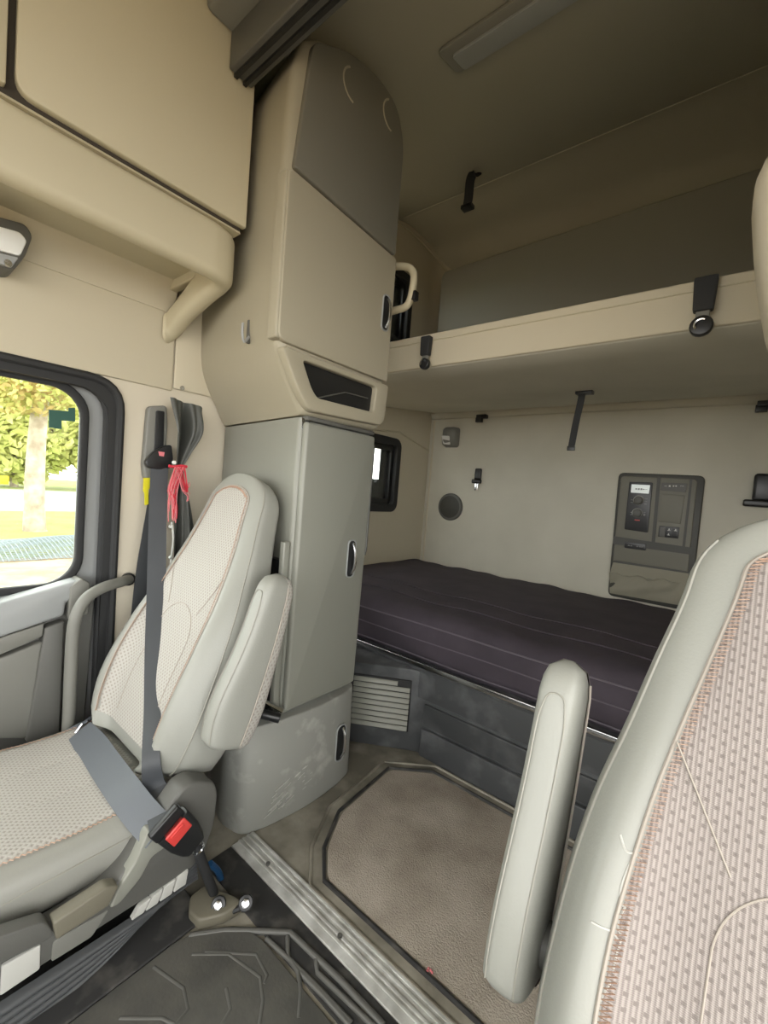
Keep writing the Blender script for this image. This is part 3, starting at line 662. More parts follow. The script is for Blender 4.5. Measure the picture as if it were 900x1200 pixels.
for dx, w, h in ((-.020,.004,.007),(-.008,.004,.009),(.004,.004,.009),(.014,.003,.005),(.024,.007,.0016)): box(bm, c.x+dx-w, c.x+dx+w, BY-.0395, BY-.0375, c.z-h*.5-.003, c.z+h*.5-.003)
finish('display_digits', bm, 'ink', hc, kind='stuff')
pp([(776,566),(806,567),(804,577),(775,575)], BY-.024, -.006, 'brand_strip', 'greyd', r=.003, bev=.001)
bm = B()
for px, w, h in ((781,.012,.0015),(785.5,.008,.008),(790,.006,.006),(793,.006,.006),(800,.016,.0012)):
    c = at(px, 570, 'y', BY); box(bm, c.x-w*.5, c.x+w*.5, BY-.033, BY-.0295, c.z-h*.5, c.z+h*.5)
finish('strip_mark', bm, 'whiteink', cp, kind='stuff')
pp([(777,579),(803,581),(798,614),(772,611)], BY-.024, -.006, 'blank_cover', 'panel', r=.006, bev=.002)
sb = pp([(773.5,616),(797,618),(795.5,631),(772,628.5)], BY-.022, -.012, 'switch_bank', 'black', r=.003, bev=.002)
for k in range(3):
    x0 = 774.5+k*7.4; q = pp([(x0,617.5+k*.6),(x0+6.2,618+k*.6),(x0+5.2,629+k*.4),(x0-1,628.3+k*.4)], BY-.032, -.006, 'rocker', 'greyd' if k == 0 else 'black', sb, r=.002, bev=.001)
bm = B()
for px, py in ((785,620.5),(784.3,626),(792.5,621)):
    c = at(px,py,'y',BY); box(bm, c.x-.006, c.x+.006, BY-.041, BY-.0375, c.z-.005, c.z-.002); box(bm, c.x-.002, c.x+.002, BY-.041, BY-.0375, c.z-.005, c.z+.005)
finish('switch_symbol', bm, 'whiteink', sb, kind='stuff')
sk2 = pp([(733.5,634.5),(758,637),(758,645),(732.5,641.5)], BY-.022, -.010, 'socket_strip', 'black', r=.008, bev=.002)
bm = B()
for px in (738,741,748,751,753.5):
    c = at(px, 638.8+(px-738)*.12, 'y', BY); box(bm, c.x-.004, c.x+.004, BY-.035, BY-.0315, c.z-.003, c.z+.003)
finish('socket_mark', bm, 'ink', sk2, kind='stuff')
pk = pp([(719,655.5),(809,669.5),(804,712),(715,695)], BY-.020, -.010, 'pocket_recess', 'paneld', r=.02, bev=.002)
bm = B()
A_, B_, C_, D_ = at(716,671,'y',BY), at(805,683,'y',BY), at(803,709,'y',BY), at(716,694,'y',BY)
def pocket(u, v):
    p = (A_*(1-u)+B_*u)*(1-v)+(D_*(1-u)+C_*u)*v
    sag = .018*(math.sin(u*math.pi))*(1-v)**1.2
    wv = .006*math.sin(u*25+v*6)*(1-v)
    return V((p.x, BY-.030-sag-wv-.010*math.sin(v*math.pi)*math.sin(u*math.pi)-.006*math.sin(u*9+v*8)*v*(1-v)*3, p.z+.006*math.sin(u*20)*(1-v)))
surf(bm, pocket, 40, 12, .003); finish('pocket_cloth', bm, 'pocket', cp, ang=80)
A2, B2 = at(720,658,'y',BY), at(808,671,'y',BY)
bm = B(); surf(bm, lambda u, v: V(((A2*(1-u)+B2*u)*(1-v)+(A_*(1-u)+B_*u)*v).xyz)+V((0,-.0315-BY+BY,-.002)), 10, 3, .003)
for vv in bm.verts: vv.co.y = min(vv.co.y, BY-.028)
finish('pocket_back', bm, 'pocket', cp)
bm = B(); tube(bm, [pocket(k/40, .0)+V((0,-.002,0)) for k in range(41)], .004, 6); finish('pocket_hem', bm, 'pocket', cp)
# ceiling lamp, ceiling strap
cl = thing('ceiling_lamp', 'long flat lens strip lamp set in the headliner', 'lamp', (-.6,1.07,zceil(1.05)))
def onceil(px, py, d=0):
    z = 2.4
    for k in range(12): p = at(px, py, 'z', z); z = zceil(p.y)-d
    return p
pa = onceil(530,58); pb = onceil(545,75)
x0, y0_, y1_ = pb.x-.0, pa.y, pb.y
bm = B(); extr(bm, roundpoly([V((x,y,zceil(y)-.014)) for x,y in ((x0-.03,y0_-.035),(-.05,y0_-.035),(-.05,y1_+.006),(x0-.03,y1_+.006))], .02), (0,0,.012)); finish('bezel', bm, 'padded', cl, bev=.002)
bm = B(); extr(bm, roundpoly([V((x,y,zceil(y)-.022)) for x,y in ((x0,y0_+.002),(-.05,y0_+.002),(-.05,y1_),(x0,y1_))], .012), (0,0,.010)); finish('lens', bm, 'dlens', cl, bev=.002)
a = onceil(553,203); b = at(548,243,'y',a.y+.02)
cs = thing('ceiling_loop', 'short black strap loop hanging from the headliner near the cabinet', 'strap', b)
a.z = zceil(a.y)
a_ = V(at(556,203,'y',a.y)); 
bm = B(); ribbon(bm, catmull([at(562,205,'y',a.y), at(555,204,'y',a.y-.01), at(551,212,'y',a.y-.02), at(549,232,'y',a.y-.01), at(547,243,'y',a.y)], 5), .022, [(.8,.6,0)]*21, .003); finish('loop', bm, 'blackm', cs)
bm = B(); obox(bm, at(548,243,'y',a.y), XV, YV, ZV, .03, .02, .010); finish('foot', bm, 'black', cs, bev=.003)
# driver side tall cabinet nose
dc = thing('driver_side_cabinet', 'pale rounded cabinet edge at the right border above the bunk', 'cabinet', (.2,1.0,1.25))
bm = B(); Rr = []
for z in [1.20,1.25,1.31,1.35,1.39,1.43,1.48,1.525,1.56,1.585,1.61,1.63,1.66,1.70,1.77,1.87,2.0,2.2]:
    w = lerp(z, [(1.20,.10),(1.25,.068),(1.31,.032),(1.43,.003),(1.525,-.012),(1.585,-.016),(1.63,.002),(1.70,.045),(2.2,.16)])
    Rr.append([V((p.x, p.y, z)) for p in roundpoly([(w,.86,0),(.90,.86,0),(.90,1.03,0),(w,1.03,0)], [.06,0,0,.06], 6)])
loft(bm, Rr); finish('body', bm, 'cream', dc, ang=60)

# ================================================================== FLOOR FITTINGS
cpn = [(-.865,.985),(-.80,.862),(-.728,.795),(.35,.795),(.35,1.36),(-.76,1.36),(-.885,1.262)]
cm = thing('carpet_insert', 'worn taupe carpet panel set in a vinyl surround on the sleeper floor', 'carpet', (-.2,1.05,0))
def off(poly, d):
    cx = sum(p[0] for p in poly)/len(poly); out = []
    n = len(poly)
    for i, p in enumerate(poly):
        a, b, c = V((*poly[i-1],0)), V((*p,0)), V((*poly[(i+1)%n],0)); n1 = (b-a).normalized(); n2 = (c-b).normalized()
        k = V((n1.y,-n1.x,0))+V((n2.y,-n2.x,0)); k = k/ max(.3, (k.length**2)/2) ; out.append((p[0]+k.x*d, p[1]+k.y*d))
    return out
rp = [(p.x,p.y) for p in roundpoly([(a,b,0) for a,b in cpn], .02, 3)]
bm = B(); extr(bm, [V((a,b,.0005)) for a,b in rp], (0,0,.006)); finish('carpet', bm, 'carpet', cm, bev=.002)
o1 = off(cpn, .05); o2 = off(cpn, .0)
bm = B(); ring(bm, [V((a,b,.0)) for a,b in o1], [V((a,b,.0)) for a,b in o2], (0,0,.005)); finish('surround', bm, 'vinylf', cm, bev=.002)
bm = B(); tube(bm, [V((a,b,.006)) for a,b in off(cpn,.010)], .006, 8, closed=True); finish('inner_bead', bm, 'dirtyrub', cm)
bm = B(); tube(bm, [V((a,b,.004)) for a,b in off(cpn,.045)], .006, 8, closed=True); finish('outer_bead', bm, 'vinylf', cm)
# debris scrap
c = at(503,1140,'z',.008); bm = B()
for k in range(4): bmesh.ops.create_icosphere(bm, subdivisions=1, radius=.003, matrix=Matrix.Translation(c+V((random.uniform(-.005,.005),random.uniform(-.005,.005),.002))))
tag(finish('scrap', bm, 'cordp', None), 'tiny pink scrap lying on the taupe carpet', 'scrap')
# purple wire along bunk foot
bm = B(); tube(bm, catmull([at(a,b,'z',.006) for a,b in ((492,884),(515,893),(540,909),(556,917))], 5), .0022, 6); tag(finish('purple_wire', bm, 'purple', None), 'thin purple wire lying along the foot of the bunk base', 'wire')
# threshold
tr_ = thing('threshold_strip', 'ribbed aluminium threshold strip across the cab floor', 'threshold', (-.3,.71,0))
bm = B(); box(bm, -1.0, .6, .680, .752, .0, .006); finish('plate', bm, 'alum', tr_, bev=.002)
for y_ in (.704,.716,.732,.746):
    bm = B(); box(bm, -1.0, .6, y_-.004, y_+.003, .0055, .0085); finish('rib', bm, 'alum', tr_, bev=.001)
for px, py in ((311,1015),(391,1105)):
    c = at(px,py,'z',.008); bm = B(); cyl(bm, V((c.x,.713,.007)), ZV, .006, .004, 12); finish('screw', bm, 'greyd', tr_)
# cab rubber floor pad beside + rear rough floor
bm = B(); extr(bm, [V((a,b,0)) for a,b in ((-1.0,.60),(.6,.60),(.6,.678),(-1.0,.678))], (0,0,.004)); tag(finish('floor_edging', bm, 'dirtyrub', None, bev=.001), 'dirty black floor edging in front of the aluminium strip', 'edging')
rm = thing('rubber_floor_mat', 'moulded black rubber floor mat with raised chevron ribs', 'floor mat', (-.4,.1,0))
mo = [(-.86,.47),(-.80,.565),(-.735,.590),(.6,.590),(.6,-1.1),(-.86,-1.1)]
bm = B(); extr(bm, roundpoly([V((a,b,0)) for a,b in mo], .02), (0,0,.008)); finish('base', bm, 'rubber', rm, bev=.003)
def mrib(pix, r=.0035):
    bm = B(); tube(bm, catmull([at(a,b,'z',.004) for a,b in pix], 1), r+.002, 8); finish('rib', bm, 'rubberr', rm, ang=60)
mrib([(222,1097),(262,1091),(290,1091),(340,1093),(400,1150),(450,1203)], .005)
mrib([(225,1120),(268,1120),(305,1147),(308,1175),(302,1215)]); mrib([(240,1117),(300,1120),(313,1145),(309,1155)])
mrib([(312,1100),(345,1130),(375,1160),(412,1200)]); mrib([(337,1098),(338,1123),(350,1140),(352,1165),(350,1195)]); mrib([(352,1140),(380,1168),(410,1202)])
mrib([(180,1135),(215,1160),(220,1185),(200,1210)]); mrib([(140,1195),(190,1195),(230,1215)]); mrib([(265,1160),(270,1185),(255,1210)]); mrib([(370,1120),(372,1140),(440,1205)])

# ================================================================== SEATS
PHI = math.radians(21.5); UD = V((0, math.sin(PHI), math.cos(PHI))); ND = V((0, -math.cos(PHI), math.sin(PHI)))
SL = .832; EE = .52
WT = [(0,.238),(.12,.260),(.27,.256),(.40,.238),(.50,.213),(.60,.190),(.70,.166),(.76,.160),(.832,.152)]
TT = [(0,.15),(.2,.175),(.45,.15),(.6,.12),(.83,.09)]
BT = [(0,.045),(.12,.06),(.30,.05),(.45,.022),(.58,.004),(.70,0),(.81,.0)]
def seat(xc, inb, name, label, fab, y0=.475, z0=.285):
    root = thing(name, label, 'seat', (xc, .2, 0), None)
    base = V((xc, y0, z0))
    def k_end(s):
        sa = SL-.12; k = 1.0
        if s > sa: k = math.sqrt(max(.0, 1-((s-sa)/(SL-sa))**2.4))
        if s < .05: k = .75+.25*math.sqrt(max(0,1-((.05-s)/.05)**2))
        return k
    def w_(s): return max(.004, lerp(s, WT)*k_end(s)**.8)
    def t_(s): return max(.004, lerp(s, TT)*k_end(s)**.6)
    def tf(r, s):   # front offset at |x|/w = r
        T = t_(s); c = min(1, abs(r)); sn = math.sqrt(max(0, 1-c**(2/EE)))
        bol = lerp(s, BT)*math.exp(-((abs(r)-.80)/.17)**2)*min(1, sn*1.6)
        lum = .012*math.exp(-((s-.16)/.1)**2)*(1-c*c)
        return -T/2+T/2*sn**EE+bol+lum
    def FP(x, s, o=0):
        r = x/w_(s); return base+XV*x+UD*s+ND*(tf(r, s)+o)
    # shell
    bm = B(); rings = []
    ss = [SL*(i/26) for i in range(24)]+[SL*(1-.1*k) for k in (.9,.7,.5,.33,.2,.1,.04,.01)]
    ss = sorted(set([round(q,4) for q in ss]))
    NT = 56
    for s in ss:
        w = w_(s); T = t_(s); r_ = []
        for k in range(NT):
            a = 2*math.pi*(k+.5)/NT; c, sn = math.cos(a), math.sin(a)
            x = w*abs(c)**EE*(1 if c > 0 else -1)
            if sn > 0: t = tf(x/w, s)
            else: t = -T/2-T/2*abs(sn)**EE
            r_.append(base+XV*x+UD*s+ND*t)
        rings.append(r_)
    loft(bm, rings); finish('backrest', bm, 'leather', root, ang=80)
    # centre fabric panel
    FT = [(0,.70),(.25,.74),(.42,.74),(.60,.78),(.66,.74),(.705,.5),(.712,.0)]
    s0, s1 = .03, .788
    def fx(s):
        k = 1
        if s > s1-.05: k = math.sqrt(max(0, 1-((s-(s1-.05))/.05)**2))
        return lerp(s, [(0,.165),(.08,.180),(.25,.184),(.40,.168),(.50,.150),(.60,.128),(.70,.106),(.79,.092)])*k
    def sv(v): return s0+(s1-s0)*(1-(1-v)**1.25)
    bm = B()
    def fs(u, v):
        s = sv(v); a = -1+2*u; e = .007*(1-abs(a)**10)*min(1,(1-v)*20)-.0015
        return FP(a*max(.0005,fx(s)), s, e)
    surf(bm, fs, 40, 60, 0, uvf=lambda u, v: ((-1+2*u)*fx(sv(v)), sv(v))); finish('centre_cloth', bm, fab, root, ang=80)
    # edge stitching in orange and the outer leather seams
    edge = [(-fx(s), s) for s in [s0+(s1-s0-.0002)*k/60 for k in range(61)]]
    top = [(x, s) for x, s in [(-fx(s1-.05+.05*math.sin(a)), s1-.05+.05*math.sin(a)) for a in [math.pi/2*k/10 for k in range(11)]]]
    left = [e for e in edge if e[1] < s1-.05]+top; outl = left+[(-x, s) for x, s in left[::-1][1:]]
    bm = B(); tube(bm, [FP(x, s, .0015) for x, s in outl], .0022, 5); finish('cloth_seam', bm, 'thread', root)
    # zigzag stitch inside the outline
    dense = []
    for (xa_, sa_), (xb, sb_) in zip(outl, outl[1:]):
        n = max(1, int(math.hypot(xb-xa_, sb_-sa_)/.0024))
        for q in range(n): dense.append((xa_+(xb-xa_)*q/n, sa_+(sb_-sa_)*q/n))
    bm = B(); wd = .9
    zz = []
    for i, (x, s) in enumerate(dense):
        k = (1-((.013 if inb < 0 else .007) if i % 2 else .003)/max(.03, abs(x))) if abs(x) > .03 else 1
        zz.append(FP(x*k, s-(.010 if s > s1-.03 and i % 2 else .004 if s > s1-.03 else 0), .0055))
    tube(bm, zz, .0011, 4); finish('zigzag_stitching', bm, 'orange', root, label='orange zigzag stitching')
    for sg in (-1, 1):
        bm = B(); tube(bm, [FP(sg*.955*w_(s), s, .0012) for s in [.02+(SL-.07)*k/50 for k in range(51)]], .0022, 5); finish('leather_seam', bm, 'seam', root)
    # lumbar arch seam and side seams of the cloth
    ar = [(.095*math.cos(a), .30+.10*math.sin(a)) for a in [math.radians(180*k/24) for k in range(25)]]
    ar = [(-.105, .06), (-.10, .18)]+[(x*-1 if False else -x*-1, s) for x, s in ar[::-1]]+[(.10,.18),(.105,.06)]
    bm = B(); tube(bm, [FP(p.x, p.y, .0062) for p in catmull([V((x,s,0)) for x,s in ar], 4)], .0012, 5); finish('arch_seam', bm, 'thread', root)
    for sg in (-1, 1):
        bm = B(); tube(bm, [FP(sg*(.085+.075*k/12), .385+.14*k/12, .0062) for k in range(11)], .0012, 5); finish('wing_seam', bm, 'thread', root)
    # cushion
    x0, x1 = xc-.255, xc+.255
    bm = B(); Rr = []
    def cs(y, sc=1.0):
        zt = .272-.012*math.exp(-((y-.35)/.12)**2)+.010*math.exp(-((y+.0)/.12)**2)
        hw = .260*sc; pts = []
        for a, b in rrect(2*hw, .125*sc, .045*sc, 5):
            z = zt-.0625+b
            pts.append(V((xc+a, y, z)))
        return pts
    for y, sc in ((-.10,.72),(-.095,.86),(-.08,.95),(-.05,1),(0,1),(.1,1),(.2,1),(.3,1),(.40,1),(.46,.99),(.49,.95),(.505,.85)): Rr.append(cs(y, sc))
    loft(bm, Rr); finish('cushion', bm, 'leathers', root, ang=70)
    bm = B()
    def cf(u, v):
        a = (-1+2*u)*.217; y = -.085+v*.56; zt = .272-.012*math.exp(-((y-.35)/.12)**2)+.010*math.exp(-((y)/.12)**2)
        ed = min(1, (1-abs(-1+2*u))*14, v*12, (1-v)*12)
        return V((xc+a, y, zt-.002+.008*ed-.003*math.exp(-((abs(a)-.07)/.006)**2)))
    surf(bm, cf, 50, 30, 0, uvf=lambda u, v: ((-1+2*u)*.217, v*.56)); finish('cushion_cloth', bm, fab, root, ang=80)
    for sg in (-1,1):
        bm = B(); zz = [cf(.5+sg*.497, k/120)+V((sg*(.004 if k%2 else -.002), 0, .004)) for k in range(121)]; tube(bm, zz, .0012, 4); finish('cushion_stitching', bm, 'orange', root)
    for sg in (-1, 1):
        bm = B(); tube(bm, [(xc+sg*.2595, y, .225) for y in [-.05+.045*k for k in range(12)]], .002, 5); finish('cushion_seam', bm, 'seam', root)
    # armrest folded up on the inboard side
    ax = xc+inb*(.300 if inb > 0 else .300)
    arm = []
    path = catmull([V((ax,.585,.365)),V((ax,.622,.47)),V((ax,.680,.63)),V((ax,.722,.792))], 8); nP = len(path)
    def arm_ring(i, grow=0, a0=0, a1=2*math.pi, n=32, closed=True):
        p = path[i]; T = (path[min(i+1,nP-1)]-path[max(i-1,0)]).normalized(); nn = V((0,T.z,-T.y)).normalized()   # rearward
        f = i/(nP-1); k = min(1, math.sqrt(max(0.02, 1-max(0,(f-.86)/.14)**2)))*min(1, math.sqrt(max(.05, 1-max(0,(.10-f)/.10)**2)))
        hw = .032*k**.7+grow; hd = (lerp(f, [(0,.055),(.3,.074),(.6,.060),(1,.044)]))*k+grow; out = []
        for q in range(n if closed else n+1):
            a = a0+(a1-a0)*q/n; c, s = math.cos(a), math.sin(a)
            out.append(p+XV*hw*abs(c)**.6*(1 if c>0 else -1)+nn*hd*abs(s)**.6*(1 if s>0 else -1))
        return out
    bm = B(); loft(bm, [arm_ring(i) for i in range(nP)]); am = finish('armrest', bm, 'leather', root, ang=70)
    lo_, hi_ = math.radians(10), math.radians(170)
    bm = B(); rr_ = [arm_ring(i, .0022, lo_, hi_, 20, False) for i in range(nP)]
    surf(bm, lambda u, v: rr_[int(round(v*(nP-1)))][int(round(u*20))], 20, nP-1, 0, uvf=lambda u, v: (u*.12, v*.44)); finish('armrest_cloth', bm, fab, am, ang=80)
    bm = B()
    for a_ in (lo_, hi_): tube(bm, [arm_ring(i, .003, a_, a_+.1, 2, False)[0] for i in range(2, nP-2)], .002, 5)
    finish('armrest_piping', bm, 'thread', am)
    # inset outline seam on the flat front face
    def ap(f, ang): return arm_ring(min(nP-1, max(0, int(round(f*(nP-1))))), .001, math.radians(ang), math.radians(ang)+.1, 2, False)[0]
    st_ = [ap(.10+.68*k/12, 246) for k in range(13)]+[ap(.83, 252), ap(.87, 264), ap(.87, 280), ap(.83, 290)]+[ap(.78-.68*k/12, 295) for k in range(13)]
    bm = B(); tube(bm, catmull(st_, 3), .0014, 5); finish('inset_seam', bm, 'seam', am)
    # pivot behind the armrest
    bm = B(); cyl(bm, (xc+inb*.20,.62,.42), XV*inb, .028, .08, 16); finish('armrest_pivot', bm, 'greyd', root)
    # plastic frame under cushion
    bm = B(); box(bm, xc-.22, xc+.22, -.08, .50, .10, .16); finish('frame', bm, 'greyd', root, bev=.01)
    bm = B(); box(bm, xc-.20, xc+.20, -.05, .46, .0, .105); finish('pedestal', bm, 'blackm', root, bev=.01)
    return root
ps = seat(-1.225, 1, 'suspension_seat', 'pale grey passenger seat with chevron cloth, its armrest folded up', 'fab_p')
ds = seat(.125, -1, 'suspension_seat', 'pale grey driver seat with worn leather and ribbed cloth at the right border', 'fab_d')
from mathutils.bvhtree import BVHTree
dbk = [o for o in ds.children if o.name.startswith('backrest')][0]
dtree = BVHTree.FromPolygons([v.co+ds.location for v in dbk.data.vertices], [tuple(p.vertices) for p in dbk.data.polygons])
def onback(px, py):
    d = (R @ V((px-450, 600-py, FPX))).normalized(); h = dtree.ray_cast(CAM, d)
    return h[0] if h[0] is not None else None
for ck in ([(727,978),(733,996),(742,1000),(752,1006)], [(693,1080),(704,1086),(716,1091),(724,1101)], [(741,1006),(731,1030),(727,1048),(730,1062)], [(733,1062),(724,1080),(727,1096)], [(716,1150),(707,1165),(700,1182),(698,1200)], [(728,1100),(722,1120),(718,1140)]):
    pts = [onback(*q) for q in ck]; pts = [p for p in pts if p is not None]
    if len(pts) > 2: bm = B(); tube(bm, catmull(pts, 4), .0014, 5); finish('leather_crack', bm, 'crack', ds, label='pale crack worn in the leather bolster')
# passenger seat: inboard side shield, bellows, controls
HX = -.915
def side(name, pix, x, mt_, dx=-.05, bev=.008, r=.012, parent=ps, lab=None):
    pts = roundpoly([at(a, b, 'x', x) for a, b in pix], r, 4); bm = B(); extr(bm, pts, (dx,0,0)); return finish(name, bm, mt_, parent, bev=bev, label=lab)
side('side_shield', [(202,942),(213,925),(228,916),(252,917),(256,930),(252,965),(240,1000),(226,1018),(-60,1205),(-60,1165),(20,1120),(62,1092),(120,1052),(150,1020),(172,985)], HX, 'greyd', -.06)
side('shield_rail', [(174,975),(205,967),(206,985),(178,1005),(165,1030),(140,1060),(128,1066),(140,1040),(158,1012)], HX+.008, 'grey', -.03, .004, .008, lab='lighter satin rail')
side('lever_flap', [(62,1083),(125,1040),(140,1038),(128,1062),(66,1103)], HX+.018, 'brown', -.03, .004, .006)
side('recess', [(62,1104),(128,1066),(108,1098),(60,1128)], HX+.002, 'greym', -.02, .002, .006)
side('front_shield', [(-60,1118),(52,1080),(62,1090),(60,1100),(0,1130),(-60,1160)], HX+.014, 'greyd', -.03, .006, .01)
side('label_plate', [(2,1133),(48,1107),(47,1136),(0,1168)], HX+.003, 'label', -.01, .002, .004, lab='pale label plate')
for k in range(4):
    u0, u1 = k/4+.015, (k+1)/4-.015
    tl, trr, br, bl = V((163,1063,0)), V((222,1018,0)), V((219,1036,0)), V((153,1080,0))
    q = [tl*(1-u0)+trr*u0, tl*(1-u1)+trr*u1, bl*(1-u1)+br*u1, bl*(1-u0)+br*u0]
    side('height_key', [(p.x, p.y) for p in q], HX+.004, 'label', -.012, .0015, .003)
# bellows
bm = B()
def bel(u, v):
    top = at(-60+290*u, 1210-188*u+6, 'x', HX-.005); zt = top.z
    zb = lerp(u, [(0,.0),(.4,.004),(.6,.014),(.8,.048),(1,.10)])
    return V((HX-.008+.014*abs(math.sin(v*math.pi*4.5))-.01*v*u, top.y, zt+(zb-zt)*v))
surf(bm, bel, 40, 54, .004); finish('bellows', bm, 'bellow', ps, ang=70, label='pleated black suspension bellows')
bm = B(); box(bm, -1.40, -.862, -.30, .53, 0, .009); finish('plinth', bm, 'dirtyrub', ps, bev=.010)
# floor bracket with bolts
fb = thing('seat_bracket', 'dusty floor bracket with two bright bolts behind the seat base', 'bracket', at(255,1060,'z',.0))
bm = B(); pts = roundpoly([at(a,b,'z',.0) for a,b in ((222,1062),(240,1048),(275,1062),(284,1070),(262,1084),(232,1092),(220,1080))], .01); extr(bm, pts, (0,0,.028)); finish('foot', bm, 'brown', fb, bev=.006)
for px, py in ((256,1060),(288,1058)):
    c = at(px,py,'z',.03); bm = B(); cyl(bm, c, (.6,-.5,.6), .010, .014, 6); bo_ = finish('bolt', bm, 'chrome', fb, bev=.001)
    bm = B(); cyl(bm, c-V((.6,-.5,.6)).normalized()*.008, (.6,-.5,.6), .017, .012, 14); finish('bolt_collar', bm, 'black', fb, bev=.002)
bm = B(); tube(bm, [at(256,1062,'z',.02), at(275,1066,'z',.018), at(288,1060,'z',.022)], .008, 8); finish('link_arm', bm, 'black', fb)
# blue hose
bm = B(); tube(bm, catmull([at(246,1012,'x',-.93),at(256,1022,'x',-.93),at(261,1040,'x',-.93),at(258,1056,'x',-.93)], 6), .008, 8); tag(finish('blue_hose', bm, 'blue', None), 'dark blue hose stub behind the belt buckle by the floor', 'hose')

# ================================================================== SEAT BELT (passenger)
sl = thing('belt_height_adjuster', 'grey slotted belt height adjuster on the cream pillar', 'adjuster', at(183,520,'x',-1.585))
q = [at(a,b,'x',WX+.03) for a,b in ((174,476),(196,475),(197,500),(193,548),(189,570),(170,562),(168,545))]
bm = B(); extr(bm, roundpoly(q, .014), (-.028,0,0)); finish('housing', bm, 'greym', sl, bev=.006)
q = [at(a,b,'x',WX+.034) for a,b in ((183,481),(193,482),(191,548),(180,546))]
bm = B(); extr(bm, roundpoly(q, .006), (-.01,0,0)); finish('slot', bm, 'black', sl, bev=.001)
sbt = thing('seat_belt', 'three point seat belt across the passenger seat, shoulder strap and grey lap strap', 'seat belt', (-1.2,.5,.2))
dr0 = at(187,543,'x',-1.545)
bm = B(); q = [at(a,b,'x',-1.555) for a,b in ((167,541),(175,531),(188,523),(198,521),(200,538),(197,549),(183,550),(170,548))]; extr(bm, roundpoly(q, .010), (.022,0,0)); finish('belt_guide', bm, 'black', sbt, bev=.004)
q = [at(a,b,'x',-1.530) for a,b in ((186,529),(193,530),(192,535),(187,534))]; bm = B(); extr(bm, q, (-.003,0,0)); finish('guide_mark', bm, 'cordp', sbt)
WB = V((.35,.93,0)).normalized()
# shoulder run: guide -> in front of the backrest -> tongue
sh = [at(187,548,'x',-1.54), at(185,600,'x',-1.49), at(183,700,'x',-1.375), at(181,760,'x',-1.28), at(178,830,'x',-1.16), at(177,890,'x',-1.05), at(182,925,'x',-.985), at(193,962,'x',-.905)]
from mathutils.bvhtree import BVHTree
trees = []
for o in ps.children:
    if o.name.split('.')[0] in ('backrest', 'cushion', 'centre_cloth', 'cushion_cloth', 'side_shield'):
        trees.append(BVHTree.FromPolygons([v.co+ps.location for v in o.data.vertices], [tuple(p.vertices) for p in o.data.polygons]))
def drape(px, py, x, lift=.017):
    """point of the belt: on the seat surface where the seat is there, else at depth x"""
    p = at(px, py, 'x', x); d = (p-CAM).normalized(); best = (p-CAM).length
    for t in trees:
        h = t.ray_cast(CAM, d)
        if h[0] is not None and h[3]-lift < best: best = h[3]-lift
    return CAM+d*best
sh = [drape(*q) for q in ((187,548,-1.54),(185,600,-1.49),(184,650,-1.43),(183,700,-1.375),(181,760,-1.30),(179,830,-1.2),(177,890,-1.1),(182,925,-1.0))]+[at(196,966,'x',-.885)]
shp = catmull(sh, 5)
wdr = []
for i, p in enumerate(shp):
    f = i/(len(shp)-1); a = V((.30,.95,0)); b = V((.62,.68,.35)); wdr.append(a*(1-f)+b*f)
wd_ = [lerp(i/(len(shp)-1), [(0,.027),(.45,.026),(.7,.020),(.85,.024),(1,.036)]) for i in range(len(shp))]
bm = B(); ribbon(bm, shp, wd_, wdr, .0016); finish('shoulder_strap', bm, 'web', sbt)
# pillar run back down to the reel
pr_ = catmull([at(188,548,'x',-1.565), at(178,610,'x',-1.575), at(168,670,'x',-1.575), at(160,740,'x',-1.575)], 5)
bm = B(); ribbon(bm, pr_, .024, [YV]*len(pr_), .0015); finish('reel_strap', bm, 'web', sbt)
q = [at(a,b,'x',-1.555) for a,b in ((168.5,560),(176,560),(175.5,572),(174,574),(174,591),(170,592),(169.5,578),(168,575))]; bm = B(); extr(bm, q, (-.004,0,0)); finish('yellow_tag', bm, 'yellow', sbt, label='yellow warning tag')
# lap run
lap = catmull([drape(92,858,-1.42,.02), drape(107,872,-1.36,.028), drape(124,897,-1.2,.035), drape(146,928,-1.1,.035), drape(166,954,-1.0,.03), at(186,975,'x',-.905)], 6)
wl_ = []
for i in range(len(lap)): f = i/(len(lap)-1); wl_.append(V((-.45,.80,-.35))*(1-f)+V((.62,.68,.35))*f)
wl_ = [V((.15,.80,.45))*(1-i/(len(lap)-1))+V((.50,.75,.35))*(i/(len(lap)-1)) for i in range(len(lap))]
bm = B(); ribbon(bm, lap, .034, wl_, .0016); finish('lap_strap', bm, 'webl', sbt)
bm = B(); ribbon(bm, catmull([at(58,868,'x',-1.46), at(75,862,'x',-1.46), at(92,852,'x',-1.44), at(105,842,'x',-1.42)], 4), .012, [V((.3,.6,.6))]*13, .003); finish('strap_fold', bm, 'webl', sbt)
bm = B(); tube(bm, catmull([at(76,872,'x',-1.42), at(88,860,'x',-1.41), at(97,848,'x',-1.41)], 5), .0045, 8); finish('strap_clip', bm, 'chrome', sbt)
bm = B(); tube(bm, catmull([at(112,870,'x',-1.36), at(120,868,'x',-1.35), at(126,874,'x',-1.34)], 4), .008, 8); finish('strap_guide', bm, 'webl', sbt)
